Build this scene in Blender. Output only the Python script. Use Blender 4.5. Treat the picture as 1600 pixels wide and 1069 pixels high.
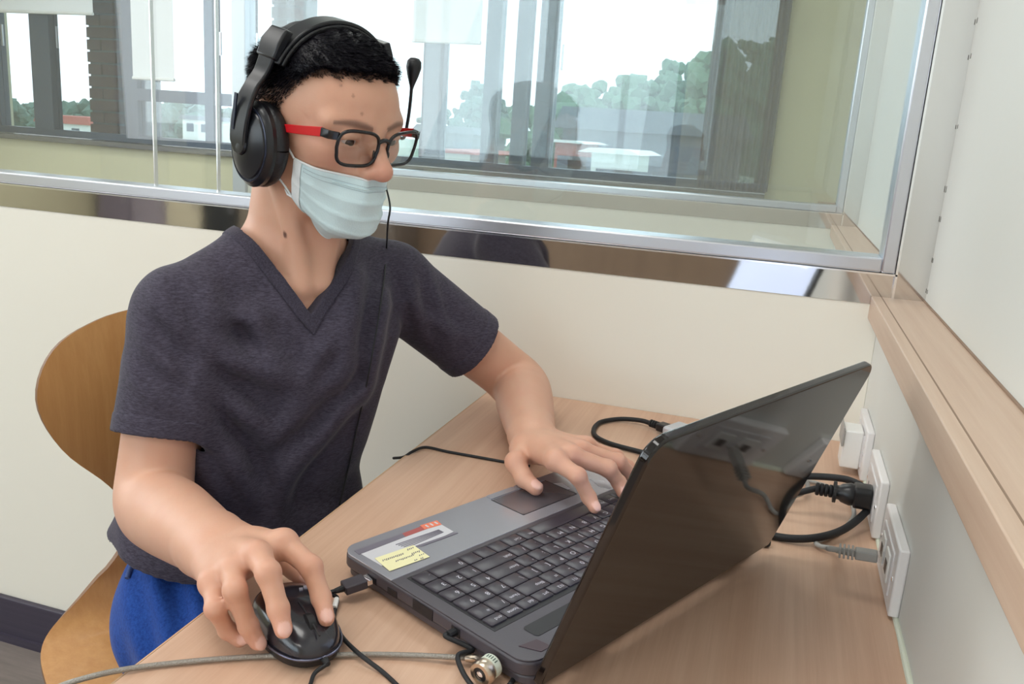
import bpy, bmesh, math, random
import numpy as np
from mathutils import Vector, Matrix, noise as mnoise

for o in list(bpy.data.objects): bpy.data.objects.remove(o, do_unlink=True)
SC = bpy.context.scene
COL = SC.collection
random.seed(7)

# ------------------------------------------------------------------ camera
W_PX, H_PX, F_PX = 1600.0, 1069.0, 1336.9
RW = np.array([[0.95009761, 0.30485824, 0.06617089],
               [0.1327216, -0.20312434, -0.97012934],
               [-0.28231101, 0.9304848, -0.23338911]])      # world -> camera (x right, y down, z forward)
RW[2] /= np.linalg.norm(RW[2]); RW[0] -= RW[2] * (RW[0] @ RW[2]); RW[0] /= np.linalg.norm(RW[0]); RW[1] = np.cross(RW[2], RW[0])
ZD = 0.774                     # desk top above the floor
ZC = ZD + 0.42                 # lens height
cam_d = bpy.data.cameras.new('camera'); cam = bpy.data.objects.new('camera', cam_d); COL.objects.link(cam)
M3 = Matrix(((RW[0][0], -RW[1][0], -RW[2][0]), (RW[0][1], -RW[1][1], -RW[2][1]), (RW[0][2], -RW[1][2], -RW[2][2])))
cam.matrix_world = Matrix.Translation((0, 0, ZC)) @ M3.to_4x4()
cam_d.sensor_fit = 'HORIZONTAL'; cam_d.sensor_width = 36.0; cam_d.lens = 36.0 * F_PX / W_PX
cam_d.clip_start = 0.02; cam_d.clip_end = 800
SC.camera = cam

# ------------------------------------------------------------------ world, light, exposure
wd = bpy.data.worlds.new('overcast_sky'); SC.world = wd; wd.use_nodes = True
bg = wd.node_tree.nodes['Background']; bg.inputs[0].default_value = (0.92, 0.96, 1.0, 1); bg.inputs[1].default_value = 2.3
vs = SC.view_settings
vs.view_transform = 'Standard'; vs.look = 'None'; vs.exposure = 0.2; vs.gamma = 1.0; vs.use_curve_mapping = False

def area(name, loc, target, sx, sy, power, color):
    l = bpy.data.lights.new(name, 'AREA'); l.shape = 'RECTANGLE'; l.size = sx; l.size_y = sy; l.energy = power; l.color = color
    o = bpy.data.objects.new(name, l); COL.objects.link(o); o.location = loc
    o.rotation_euler = (Vector(target) - Vector(loc)).to_track_quat('-Z', 'Y').to_euler()
    return o
# daylight through the big window band on the wall behind and left of the camera
area('window_daylight', (-2.6, -2.85, 1.75), (-0.4, 1.0, 0.95), 3.6, 1.5, 33, (0.93, 0.97, 1.0))
area('side_window_daylight', (-4.85, 1.2, 1.8), (-0.4, 0.9, 0.95), 3.0, 1.4, 42, (0.93, 0.97, 1.0))
# fluorescent ceiling panels (their fittings are built with the ceiling)
LAMPS = [(-0.75, 0.35), (-0.75, 2.3), (-2.9, 0.35), (-2.9, 2.3), (-0.75, -1.6), (-2.9, -1.6)]
for lx, ly in LAMPS:
    area('ceiling_panel_light', (lx, ly, 2.66), (lx, ly, 0), 1.1, 0.55, 6.5, (1.0, 0.985, 0.95))

# ------------------------------------------------------------------ pixel helpers (photo frame 1600 x 1069)
def ray(px, py):
    return RW.T @ np.array([(px - W_PX / 2) / F_PX, (py - H_PX / 2) / F_PX, 1.0])
def at_z(px, py, z):
    d = ray(px, py); return Vector(d * ((z - ZC) / d[2])) + Vector((0, 0, ZC))
def at_y(px, py, y):
    d = ray(px, py); return Vector(d * (y / d[1])) + Vector((0, 0, ZC))
def at_x(px, py, x):
    d = ray(px, py); return Vector(d * (x / d[0])) + Vector((0, 0, ZC))

# ------------------------------------------------------------------ object helpers
def tag(o, label=None, cat=None, group=None, kind=None):
    if label: o['label'] = label
    if cat: o['category'] = cat
    if group: o['group'] = group
    if kind: o['kind'] = kind
    return o
def empty(name, loc=(0, 0, 0), label=None, cat=None, group=None):
    o = bpy.data.objects.new(name, None); COL.objects.link(o); o.location = loc; o.empty_display_size = 0.05
    return tag(o, label, cat, group)
def put(me_or_data, name, parent=None, local=False):
    o = bpy.data.objects.new(name, me_or_data); COL.objects.link(o)
    if parent:
        o.parent = parent
        if not local:
            o.matrix_parent_inverse = parent_world(parent).inverted()
    return o
def parent_world(p):
    m = p.matrix_basis.copy()
    if p.parent: m = parent_world(p.parent) @ p.matrix_parent_inverse @ m
    return m
class MB:
    """collects boxes, tubes, lathes and sheets; build() links them as one mesh object"""
    def __init__(s): s.v = []; s.f = []
    def add(s, vs_, fs_):
        n = len(s.v); s.v += [tuple(p) for p in vs_]; s.f += [tuple(i + n for i in f) for f in fs_]; return s
    def box(s, lo, hi, M=None):
        (x0, y0, z0), (x1, y1, z1) = lo, hi
        vs_ = [Vector(p) for p in ((x0, y0, z0), (x1, y0, z0), (x1, y1, z0), (x0, y1, z0), (x0, y0, z1), (x1, y0, z1), (x1, y1, z1), (x0, y1, z1))]
        if M is not None: vs_ = [M @ p for p in vs_]
        return s.add(vs_, [(3, 2, 1, 0), (4, 5, 6, 7), (0, 1, 5, 4), (1, 2, 6, 5), (2, 3, 7, 6), (3, 0, 4, 7)])
    def tube(s, pts, r, n=10, caps=True, flat=None):
        pts = [Vector(p) for p in pts]; m = len(pts)
        rs = r if isinstance(r, (list, tuple)) else [r] * m
        t0 = (pts[1] - pts[0]).normalized(); up = Vector((0, 0, 1)) if abs(t0.z) < .9 else Vector((1, 0, 0))
        nn = (up - t0 * up.dot(t0)).normalized(); vs_ = []
        for i, p in enumerate(pts):
            t = (pts[min(i + 1, m - 1)] - pts[max(i - 1, 0)]).normalized()
            nn = (nn - t * nn.dot(t)).normalized(); b = t.cross(nn)
            for k in range(n):
                a = 2 * math.pi * k / n
                vs_.append(p + (nn * math.cos(a) + b * math.sin(a)) * rs[i])
        fs_ = [(i * n + k, i * n + (k + 1) % n, (i + 1) * n + (k + 1) % n, (i + 1) * n + k) for i in range(m - 1) for k in range(n)]
        if caps: fs_ += [tuple(reversed(range(n))), tuple(range((m - 1) * n, m * n))]
        return s.add(vs_, fs_)
    def lathe(s, prof, n=24, M=None):
        """prof: list of (r, z) around the local z axis"""
        vs_ = []; m = len(prof)
        for r, z in prof:
            for k in range(n):
                a = 2 * math.pi * k / n; p = Vector((r * math.cos(a), r * math.sin(a), z)); vs_.append(M @ p if M is not None else p)
        fs_ = [(i * n + k, i * n + (k + 1) % n, (i + 1) * n + (k + 1) % n, (i + 1) * n + k) for i in range(m - 1) for k in range(n)]
        fs_ += [tuple(reversed(range(n))), tuple(range((m - 1) * n, m * n))]
        return s.add(vs_, fs_)
    def prism(s, poly, h0, h1, M=None):
        n = len(poly); vs_ = [Vector((x, y, h0)) for x, y in poly] + [Vector((x, y, h1)) for x, y in poly]
        if M is not None: vs_ = [M @ p for p in vs_]
        return s.add(vs_, [tuple(reversed(range(n))), tuple(range(n, 2 * n))] + [(i, (i + 1) % n, n + (i + 1) % n, n + i) for i in range(n)])
    def grid(s, rows):
        m, n = len(rows), len(rows[0])
        return s.add([p for r in rows for p in r], [(i * n + j, i * n + j + 1, (i + 1) * n + j + 1, (i + 1) * n + j) for i in range(m - 1) for j in range(n - 1)])
    def mesh(s, name, mat, smooth=None):
        me = bpy.data.meshes.new(name); me.from_pydata(s.v, [], s.f); me.update()
        bm = bmesh.new(); bm.from_mesh(me); bmesh.ops.recalc_face_normals(bm, faces=bm.faces); bm.to_mesh(me); bm.free()
        if mat: me.materials.append(mat)
        if smooth is not None:
            me.polygons.foreach_set('use_smooth', [True] * len(me.polygons))
            if smooth < 180: me.set_sharp_from_angle(angle=math.radians(smooth))
        return me
    def build(s, name, mat, parent=None, bevel=0, smooth=None, seg=2, local=False):
        o = put(s.mesh(name, mat, smooth), name, parent, local)
        if bevel:
            b = o.modifiers.new('bevel', 'BEVEL'); b.width = bevel; b.segments = seg; b.limit_method = 'ANGLE'; b.angle_limit = math.radians(40); b.harden_normals = False
            o.data.polygons.foreach_set('use_smooth', [True] * len(o.data.polygons)); o.data.set_sharp_from_angle(angle=math.radians(50))
        return o
def spline(pts, n=8):
    """Catmull-Rom through the points"""
    P = [Vector(p) for p in pts]; P = [P[0] * 2 - P[1]] + P + [P[-1] * 2 - P[-2]]; out = []
    for i in range(1, len(P) - 2):
        a, b, c, d = P[i - 1], P[i], P[i + 1], P[i + 2]
        for k in range(n):
            t = k / n; out.append(0.5 * ((2 * b) + (c - a) * t + (2 * a - 5 * b + 4 * c - d) * t * t + (3 * b - a - 3 * c + d) * t ** 3))
    out.append(P[-2]); return out

# ------------------------------------------------------------------ materials
def srgb(h):
    h = h.lstrip('#'); c = [int(h[i:i + 2], 16) / 255 for i in (0, 2, 4)]
    return tuple(x / 12.92 if x <= .04045 else ((x + .055) / 1.055) ** 2.4 for x in c) + (1,)
def mat(name, col, rough=.5, metal=0, spec=.5, var=0, vscale=8, bump=0, bscale=60, coat=0, trans=0, stretch=None, sss=0):
    m = bpy.data.materials.new(name); m.use_nodes = True; nt = m.node_tree; N = nt.nodes; b = N['Principled BSDF']
    c = srgb(col) if isinstance(col, str) else tuple(col) + ((1,) if len(col) == 3 else ())
    b.inputs['Base Color'].default_value = c; b.inputs['Roughness'].default_value = rough; b.inputs['Metallic'].default_value = metal
    b.inputs['Specular IOR Level'].default_value = spec; b.inputs['Coat Weight'].default_value = coat; b.inputs['Coat Roughness'].default_value = .05
    if trans: b.inputs['Transmission Weight'].default_value = trans
    if sss:
        b.inputs['Subsurface Weight'].default_value = sss; b.inputs['Subsurface Radius'].default_value = (1.0, .35, .2); b.inputs['Subsurface Scale'].default_value = .006
    if var or bump:
        tc = N.new('ShaderNodeTexCoord'); mp = N.new('ShaderNodeMapping'); nt.links.new(tc.outputs['Object'], mp.inputs[0])
        if stretch: mp.inputs['Scale'].default_value = stretch
    if var:
        nz = N.new('ShaderNodeTexNoise'); nz.inputs['Scale'].default_value = vscale; nz.inputs['Detail'].default_value = 5; nt.links.new(mp.outputs[0], nz.inputs[0])
        mx = N.new('ShaderNodeMix'); mx.data_type = 'RGBA'
        mx.inputs[6].default_value = tuple(x * (1 - var) for x in c[:3]) + (1,); mx.inputs[7].default_value = tuple(min(1, x * (1 + var)) for x in c[:3]) + (1,)
        nt.links.new(nz.outputs['Fac'], mx.inputs[0]); nt.links.new(mx.outputs[2], b.inputs['Base Color'])
    if bump:
        n2 = N.new('ShaderNodeTexNoise'); n2.inputs['Scale'].default_value = bscale; n2.inputs['Detail'].default_value = 3; nt.links.new(mp.outputs[0], n2.inputs[0])
        bp = N.new('ShaderNodeBump'); bp.inputs['Strength'].default_value = bump; bp.inputs['Distance'].default_value = .002
        nt.links.new(n2.outputs['Fac'], bp.inputs['Height']); nt.links.new(bp.outputs[0], b.inputs['Normal'])
    return m
def wood(name, c1, c2, stretch, rough=.4, scale=1.0, spec=.4, coat=0):
    """laminate with fine straight grain; stretch is the mapping scale, small along the grain"""
    m = mat(name, c1, rough, spec=spec, coat=coat); nt = m.node_tree; N = nt.nodes; b = N['Principled BSDF']
    tc = N.new('ShaderNodeTexCoord'); mp = N.new('ShaderNodeMapping'); nt.links.new(tc.outputs['Object'], mp.inputs[0]); mp.inputs['Scale'].default_value = stretch
    nz = N.new('ShaderNodeTexNoise'); nz.inputs['Scale'].default_value = 90 * scale; nz.inputs['Detail'].default_value = 6; nz.inputs['Roughness'].default_value = .7
    n2 = N.new('ShaderNodeTexNoise'); n2.inputs['Scale'].default_value = 14 * scale; n2.inputs['Detail'].default_value = 3
    nt.links.new(mp.outputs[0], nz.inputs[0]); nt.links.new(mp.outputs[0], n2.inputs[0])
    ad = N.new('ShaderNodeMath'); ad.operation = 'MULTIPLY_ADD'; ad.inputs[1].default_value = .65; nt.links.new(nz.outputs['Fac'], ad.inputs[0])
    m2 = N.new('ShaderNodeMath'); m2.operation = 'MULTIPLY'; m2.inputs[1].default_value = .35; nt.links.new(n2.outputs['Fac'], m2.inputs[0]); nt.links.new(m2.outputs[0], ad.inputs[2])
    cr = N.new('ShaderNodeValToRGB'); cr.color_ramp.elements[0].position = .34; cr.color_ramp.elements[1].position = .64
    cr.color_ramp.elements[0].color = srgb(c2); cr.color_ramp.elements[1].color = srgb(c1)
    nt.links.new(ad.outputs[0], cr.inputs[0]); nt.links.new(cr.outputs[0], b.inputs['Base Color'])
    bp = N.new('ShaderNodeBump'); bp.inputs['Strength'].default_value = .08; bp.inputs['Distance'].default_value = .0005
    nt.links.new(nz.outputs['Fac'], bp.inputs['Height']); nt.links.new(bp.outputs[0], b.inputs['Normal'])
    return m
def glass(name, tint=(.93, .97, .96), ior=1.5, rough=0.0, haze=0.0):
    """thin sheet glass: see-through with Fresnel reflection"""
    m = bpy.data.materials.new(name); m.use_nodes = True; nt = m.node_tree; N = nt.nodes; N.remove(N['Principled BSDF']); out = N['Material Output']
    tr = N.new('ShaderNodeBsdfTransparent'); tr.inputs[0].default_value = tuple(tint) + (1,)
    gl = N.new('ShaderNodeBsdfGlossy'); gl.inputs['Roughness'].default_value = rough
    fr = N.new('ShaderNodeFresnel')
    ge = N.new('ShaderNodeNewGeometry'); io = N.new('ShaderNodeMix'); io.inputs[2].default_value = ior; io.inputs[3].default_value = 1 / ior   # same reflection on both faces of the sheet
    nt.links.new(ge.outputs['Backfacing'], io.inputs[0]); nt.links.new(io.outputs[0], fr.inputs[0])
    mx = N.new('ShaderNodeMixShader'); nt.links.new(fr.outputs[0], mx.inputs[0]); nt.links.new(tr.outputs[0], mx.inputs[1]); nt.links.new(gl.outputs[0], mx.inputs[2])
    if haze:  # pale diffuse layer puts veiling glare into the glass colour
        df = N.new('ShaderNodeBsdfDiffuse'); df.inputs[0].default_value = (.85, .87, .9, 1)
        nz = N.new('ShaderNodeTexNoise'); nz.inputs['Scale'].default_value = 1.3; tc = N.new('ShaderNodeTexCoord'); nt.links.new(tc.outputs['Object'], nz.inputs[0])
        ml = N.new('ShaderNodeMath'); ml.operation = 'MULTIPLY'; ml.inputs[1].default_value = haze; nt.links.new(nz.outputs['Fac'], ml.inputs[0])
        m2 = N.new('ShaderNodeMixShader'); nt.links.new(ml.outputs[0], m2.inputs[0]); nt.links.new(mx.outputs[0], m2.inputs[1]); nt.links.new(df.outputs[0], m2.inputs[2]); mx = m2
    nt.links.new(mx.outputs[0], out.inputs[0])
    return m
def emis(name, col, s):
    m = bpy.data.materials.new(name); m.use_nodes = True; b = m.node_tree.nodes['Principled BSDF']
    b.inputs['Base Color'].default_value = tuple(col) + (1,); b.inputs['Emission Color'].default_value = tuple(col) + (1,); b.inputs['Emission Strength'].default_value = s
    return m

M = {}
M['cream'] = mat('cream_laminate', '#ebe6da', .42, var=.025, vscale=3, spec=.35)
M['white_wall'] = mat('white_painted_wall', '#d7d7d2', .55, var=.02, vscale=4, bump=.05, bscale=180)
M['far_wall'] = mat('cream_painted_wall', '#ddd6b4', .7, var=.03, vscale=3)
M['ceiling'] = mat('white_ceiling', '#f2f2ee', .8)
M['steel'] = mat('polished_steel', (.72, .70, .68), .05, metal=1, bump=.02, bscale=25)
M['alu'] = mat('anodised_aluminium', (.64, .65, .70), .33, metal=1)
M['alu_edge'] = mat('bright_aluminium_edge', (.95, .95, .96), .18, metal=1)
M['glass'] = glass('partition_glass', (.94, .97, .965), 1.65, haze=.06)
M['win_glass'] = glass('tinted_window_glass', (.84, .91, .94), 1.5, haze=.03)
M['dark_frame'] = mat('dark_window_frame', '#46505e', .4, metal=.3)
M['ledge'] = wood('ledge_laminate', '#cdb5a1', '#bfa38e', (1, .03, 1), .42)
M['ledge_dark'] = mat('ledge_seam', '#8c7461', .6)
M['desk'] = wood('desk_laminate', '#d6b39a', '#c49d84', (1, .025, 1), .36)
M['desk_edge'] = mat('desk_edge_band', '#c9a583', .45)
M['baseboard'] = wood('dark_skirting', '#453f4d', '#37323f', (.03, 1, 1), .35)
M['floor'] = wood('grey_vinyl_plank', '#8a7f7a', '#6d645f', (.12, 1, 1), .5, .35)
M['black'] = mat('black_plastic', '#17181c', .35, bump=.03, bscale=400)
M['black_matte'] = mat('black_rubber', '#141519', .6)
M['white_plastic'] = mat('white_plastic', '#ecebe8', .35)
M['grey_cable'] = mat('grey_cable', '#a3a19e', .5)
# ================================================================== the setting
YB, YM, YF = 1.343, 2.72, 4.10           # booth back partition, next partition, outer wall
XR, XU = 0.153, 0.210                    # right wall below and above the ledge
ZL0, ZL1 = 0.9675, 1.0015                # ledge
def struct(o): o['kind'] = 'structure'; return o
XL, YK, ZT = -5.0, -3.0, 2.72
struct(MB().box((XL - .1, YK - .1, -.08), (XU + .2, YF + .2, 0)).build('floor', M['floor']))
fl = bpy.data.objects['floor']
ceil = struct(MB().box((XL - .1, YK - .1, ZT), (XU + .2, YF + .2, ZT + .08)).build('ceiling', M['ceiling']))
lamp_m = emis('lamp_diffuser', (1, .98, .94), 3.0)
for lx, ly in LAMPS:
    r = empty('ceiling_lamp', (lx, ly, ZT), 'flat white fluorescent panel set in the ceiling', 'lamp', 'ceiling panel lamps')
    MB().box((lx - .62, ly - .34, 2.695), (lx - .55, ly + .34, ZT)).box((lx + .55, ly - .34, 2.695), (lx + .62, ly + .34, ZT)).box((lx - .55, ly - .34, 2.695), (lx + .55, ly - .27, ZT)).box((lx - .55, ly + .27, 2.695), (lx + .55, ly + .34, ZT)).build('frame', M['white_plastic'], r)
    MB().box((lx - .55, ly - .27, 2.705), (lx + .55, ly + .27, ZT)).build('diffuser', lamp_m, r)
# right wall: thick lower part, ledge, upper part set back
wr = struct(MB().box((XU, YK, 0), (XU + .1, YF, ZT)).build('wall_right', M['white_wall']))
struct(MB().box((XR, YK, 0), (XU, YF, ZL0)).build('wall_right_lower', M['white_wall']))
led = struct(MB().box((.1375, YK, ZL0), (XU, YF, ZL1)).build('trim_1', M['ledge'], bevel=.0012))
MB().box((.1505, YK + .01, ZL1 - .0004), (.1520, YF - .01, ZL1 + .0003)).build('edge_seam', M['ledge_dark'], led)
MB().box((XU - .0025, YK + .01, ZL1 - .0005), (XU + .001, YF - .01, ZL1 + .002)).build('wall_seam', M['ledge_dark'], led)
# chipped paint marks along the corner of the upper wall
random.seed(3)
M['chip'] = mat('dark_paint_chip', '#5b5852', .8)
for k in (0, 1, 3, 4, 6, 9, 10):
    z = 1.02 + k * .036 + random.uniform(-.012, .012); h_ = random.uniform(.003, .009); y = YB - .004 - random.uniform(0, .005)
    MB().prism([(y, z), (y - .0022, z + .001), (y - .0016, z + h_), (y - .0002, z + h_ * .8)], XU - .0006, XU + .0005, Matrix(((0, 0, 1, 0), (1, 0, 0, 0), (0, 1, 0, 0), (0, 0, 0, 1)))).build('paint_chip', M['chip'], wr)

def partition(name, y, x0, x1, top):
    """cream panel, polished steel border, aluminium frame and a glass pane"""
    t = .045
    w = struct(MB().box((x0, y, 0), (XR, y + t, .990)).build(name, M['cream'], bevel=.001))
    MB().box((x0, y - .0015, .990), (XR - .016, y + t + .0015, 1.0365)).box((XR - .016, y - .0015, ZL1), (.166, y + t + .0015, 1.0365)).build('steel_border', M['steel'], w)
    MB().box((.1655, y - .0010, ZL1), (XU, y + t, top)).build('steel_upright', M['steel'], w)
    MB().box((x0, y - .010, 1.0375), (.144, y + t + .010, 1.0585)).build('rail', M['alu'], w, bevel=.003, seg=3)
    MB().box((x0, y - .0108, 1.0345), (.1665, y - .0020, 1.0372)).build('rail_lip', M['alu_edge'], w)
    MB().box((.1435, y - .010, 1.0375), (.1632, y + t + .010, top)).build('upright', M['alu'], w, bevel=.003, seg=3)
    MB().box((.1638, y - .0108, ZL1 - .0015), (.1668, y - .0015, top)).build('upright_lip', M['alu_edge'], w)
    MB().box((x0, y + .019, 1.0565), (.1445, y + .027, top)).build('glass_pane', M['glass'], w)
    MB().box((x0, y - .010, top), (XU, y + t + .010, top + .05)).build('top_rail', M['alu'], w)
    return w
wb = partition('wall_back', YB, -3.3, XU, 2.05)
MB().box((-3.36, YB - .012, 0), (-3.30, YB + .057, 2.10)).build('end_post', M['alu'], wb)
wm = partition('wall_middle', YM, -1.87, XU, 2.05)
MB().box((-1.925, YM - .012, 0), (-1.87, YM + .057, 2.10)).build('end_post', M['alu'], wm, bevel=.003)
for px, w_ in ((240, .0022), (340, .0022)):
    p = at_y(px, 150, YB + .023)
    MB().box((p.x - w_ / 2, YB + .0185, 1.058), (p.x + w_ / 2, YB + .0275, 2.05)).build('glass_joint', M['alu_edge'], wb)
bb = struct(MB().box((-3.3, YB - .014, 0), (XR, YB, .108)).build('baseboard_back', M['baseboard'], bevel=.003))
MB().box((-3.3, YB - .022, 0), (XR, YB - .013, .018)).build('foot_strip', M['baseboard'], bb)

# outer wall with the window band
SILL, HEAD = 1.015, 2.42
wf = struct(MB().box((XL, YF, 0), (XU, YF + .16, SILL - .03)).box((XL, YF, HEAD), (XU, YF + .16, ZT)).box((-.095, YF, SILL - .03), (XU, YF + .16, HEAD)).box((XL, YF, SILL - .03), (-4.6, YF + .16, HEAD)).build('wall_far', M['far_wall']))
M['sill'] = mat('dark_window_sill', '#6a6660', .3)
MB().box((-4.6, YF - .05, SILL - .032), (-.095, YF + .16, SILL - .004)).build('sill', M['sill'], wf, bevel=.003)
# windows: (x0, x1, list of mullion spans, transom height or None)
WINS = [(-1.175, -.095, [(-.40, -.375)], None), (-2.86, -1.175, [(-1.33, -1.262), (-1.485, -1.41), (-1.81, -1.70)], None),
        (-3.60, -2.86, [(-3.10, -3.045)], (1.25, 1.315)), (-4.6, -3.60, [(-4.29, -4.15)], None)]
for n, (x0, x1, mul, tz) in enumerate(WINS):
    f = .045
    w = struct(MB().box((x0, YF + .03, SILL), (x0 + f, YF + .10, HEAD)).box((x1 - f, YF + .03, SILL), (x1, YF + .10, HEAD)).box((x0 + f, YF + .03, SILL), (x1 - f, YF + .10, SILL + .04)).box((x0 + f, YF + .03, HEAD - .05), (x1 - f, YF + .10, HEAD)).build('window_%d' % (n + 1), M['dark_frame']))
    edges = [x0 + f] + [e for m_ in sorted(mul) for e in m_] + [x1 - f]
    for a, b in mul: MB().box((a, YF + .02, SILL + .04), (b, YF + .09, HEAD - .05)).build('mullion', M['dark_frame'], w)
    if tz: MB().box((x0 + f, YF + .025, tz[0]), (x1 - f, YF + .085, tz[1])).build('transom', M['dark_frame'], w)
    for i in range(0, len(edges), 2):
        MB().box((edges[i], YF + .06, SILL + .04), (edges[i + 1], YF + .066, HEAD - .05)).build('pane', M['win_glass'], w)
        if n != 1 or i == 0: MB().box((edges[i] + .02, YF + .05, SILL + .5), (edges[i] + .03, YF + .06, SILL + .62)).build('catch', M['alu'], w)
# side and rear walls of the room
wl = struct(MB().box((XL - .1, YK, 0), (XL, YF, .95)).box((XL - .1, YK, 2.5), (XL, YF, ZT)).box((XL - .1, 2.75, .95), (XL, YF, 2.5)).box((XL - .1, YK, .95), (XL, -.4, 2.5)).build('wall_left', M['far_wall']))
wk = struct(MB().box((XL, YK - .1, 0), (XU, YK, .95)).box((XL, YK - .1, 2.55), (XU, YK, ZT)).box((-.7, YK - .1, .95), (XU, YK, 2.55)).box((XL, YK - .1, .95), (-4.5, YK, 2.55)).build('wall_front', M['far_wall']))
M['wainscot'] = wood('brown_wainscot', '#9c8672', '#85705e', (1, 1, .05), .5)
MB().box((XL + .02, YK, 0), (XU - .06, YK + .02, .90)).build('wainscot', M['wainscot'], wk)
CAB = ['#8f8696', '#a9a0ae', '#e6dcc2', '#2b2e33', '#8d8173', '#e6dcc2', '#9c93a8', '#75695f']
for k, c in enumerate(CAB):
    x0 = XL + .06 + k * .31; mt = mat('cabinet_finish_%d' % k, c, .5)
    nm = ['grey mauve', 'pale mauve', 'cream', 'black', 'taupe', 'cream', 'lilac grey', 'brown grey'][k]
    r = empty('cabinet', (x0 + .15, YK + .22, 0), '%s storage cabinet %s along the rear wall' % (nm, ['in the room corner', 'beside the corner one', 'between the mauve and black ones', 'between two light ones', 'right after the black one', 'between taupe and lilac ones', 'second from the end of the row', 'at the end of the row'][k]), 'cabinet')
    MB().box((x0, YK + .03, 0), (x0 + .30, YK + .40, .93)).build('carcass', mt, r, bevel=.003)
    d = MB().box((x0 + .006, YK + .40, .06), (x0 + .294, YK + .418, .92)).build('door', mt, r, bevel=.003)
    MB().tube([(x0 + .26, YK + .43, .52), (x0 + .26, YK + .43, .64)], .005, 8).build('handle', M['alu'], d)
w5 = struct(MB().box((XL - .08, -.4, .95), (XL - .02, 2.75, 1.0)).box((XL - .08, -.4, 2.45), (XL - .02, 2.75, 2.5)).build('window_5', M['dark_frame']))
for y in (-.4, .35, 1.15, 1.95, 2.70): MB().box((XL - .08, y, 1.0), (XL - .02, y + .06, 2.45)).build('mullion', M['dark_frame'], w5)
w6 = struct(MB().box((-4.5, YK - .08, .95), (-.7, YK - .02, 1.0)).box((-4.5, YK - .08, 2.5), (-.7, YK - .02, 2.55)).build('window_6', M['dark_frame']))
for x in (-4.5, -3.55, -2.6, -1.65, -.76): MB().box((x, YK - .08, 1.0), (x + .06, YK - .02, 2.5)).build('mullion', M['dark_frame'], w6)

MB().box((XL - .052, -.4, 1.0), (XL - .048, 2.75, 2.45)).build('pane', M['win_glass'], w5)
MB().box((-4.5, YK - .052, 1.0), (-.7, YK - .048, 2.5)).build('pane', M['win_glass'], w6)
# white blinds added in place of bright reflections in the outer windows
M['blind'] = mat('white_reflection_blind', '#f3f4f6', .8)
def blind(x0, x1, z0, label):
    r = empty('reflection_blind', ((x0 + x1) / 2, YF - .02, HEAD), label, 'blind')
    rows = [[Vector((x0 + (x1 - x0) * i / 6, YF - .012 + .002 * math.sin(i), z)) for i in range(7)] for z in (z0, (z0 + HEAD) / 2, HEAD)]
    rows2 = [[p + Vector((0, .0015, 0)) for p in rr] for rr in rows]
    MB().grid(rows).grid(rows2).build('fabric', M['blind'], r, smooth=60)
    MB().tube([(x0, YF - .012, z0), (x1, YF - .012, z0)], .009, 10).build('bottom_bar', M['white_plastic'], r)
    MB().tube([(x0 - .01, YF - .014, HEAD), (x1 + .01, YF - .014, HEAD)], .022, 12).build('roller', M['white_plastic'], r)
blind(-3.545, -3.27, 1.37, 'white blind imitating a bright reflection, halfway down over the window with a transom')
blind(-4.55, -3.80, 1.70, 'wide white blind imitating a bright reflection high above the brick pier outside')
blind(-1.86, -1.50, 1.62, 'short white blind imitating a bright reflection beside the narrow dark mullions')
# grey sheer curtain at the end of the window band
M['sheer'] = None
sm = bpy.data.materials.new('grey_sheer_fabric'); sm.use_nodes = True; nt = sm.node_tree
tr = nt.nodes.new('ShaderNodeBsdfTransparent'); mxs = nt.nodes.new('ShaderNodeMixShader'); mxs.inputs[0].default_value = .80
pb = nt.nodes['Principled BSDF']; pb.inputs['Base Color'].default_value = srgb('#4a4d5c'); pb.inputs['Roughness'].default_value = .9
nt.links.new(tr.outputs[0], mxs.inputs[1]); nt.links.new(pb.outputs[0], mxs.inputs[2]); nt.links.new(mxs.outputs[0], nt.nodes['Material Output'].inputs[0])
cu = empty('sheer_curtain', (-.25, YF - .06, 0), 'thin grey sheer curtain hanging at the end of the window band', 'curtain')
rows = []
for z in np.linspace(SILL + .01, HEAD + .02, 6):
    rows.append([Vector((-.40 + .315 * i / 80, YF - .05 + .012 * math.sin(i * .95) + .004 * math.sin(i * .37 + z), z)) for i in range(81)])
MB().grid(rows).build('fabric', sm, cu, smooth=180)
MB().tube([(-.44, YF - .05, HEAD + .025), (-.06, YF - .05, HEAD + .025)], .008, 10).build('curtain_rod', M['alu'], cu)

# ================================================================== outside
M['grass'] = mat('grass_ground', '#8fa08b', .9, var=.25, vscale=.05)
M['brick'] = mat('brown_brick', '#5f3a3a', .85, var=.2, vscale=2)
M['leaf'] = mat('tree_leaves', '#5d7d62', .9, var=.35, vscale=.5)
M['leaf2'] = mat('dark_tree_leaves', '#48655a', .9, var=.3, vscale=.5)
M['bark'] = mat('tree_bark', '#4d4238', .9)
M['roof_red'] = mat('red_roof', '#a8584e', .8); M['render_white'] = mat('white_render', '#d9d8d2', .8); M['concrete'] = mat('dark_concrete', '#5b6068', .8)
GZ = -5.0
tag(MB().box((-420, YF + 3, GZ - .5), (260, 520, GZ)).build('ground', M['grass']), kind='structure')
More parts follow.
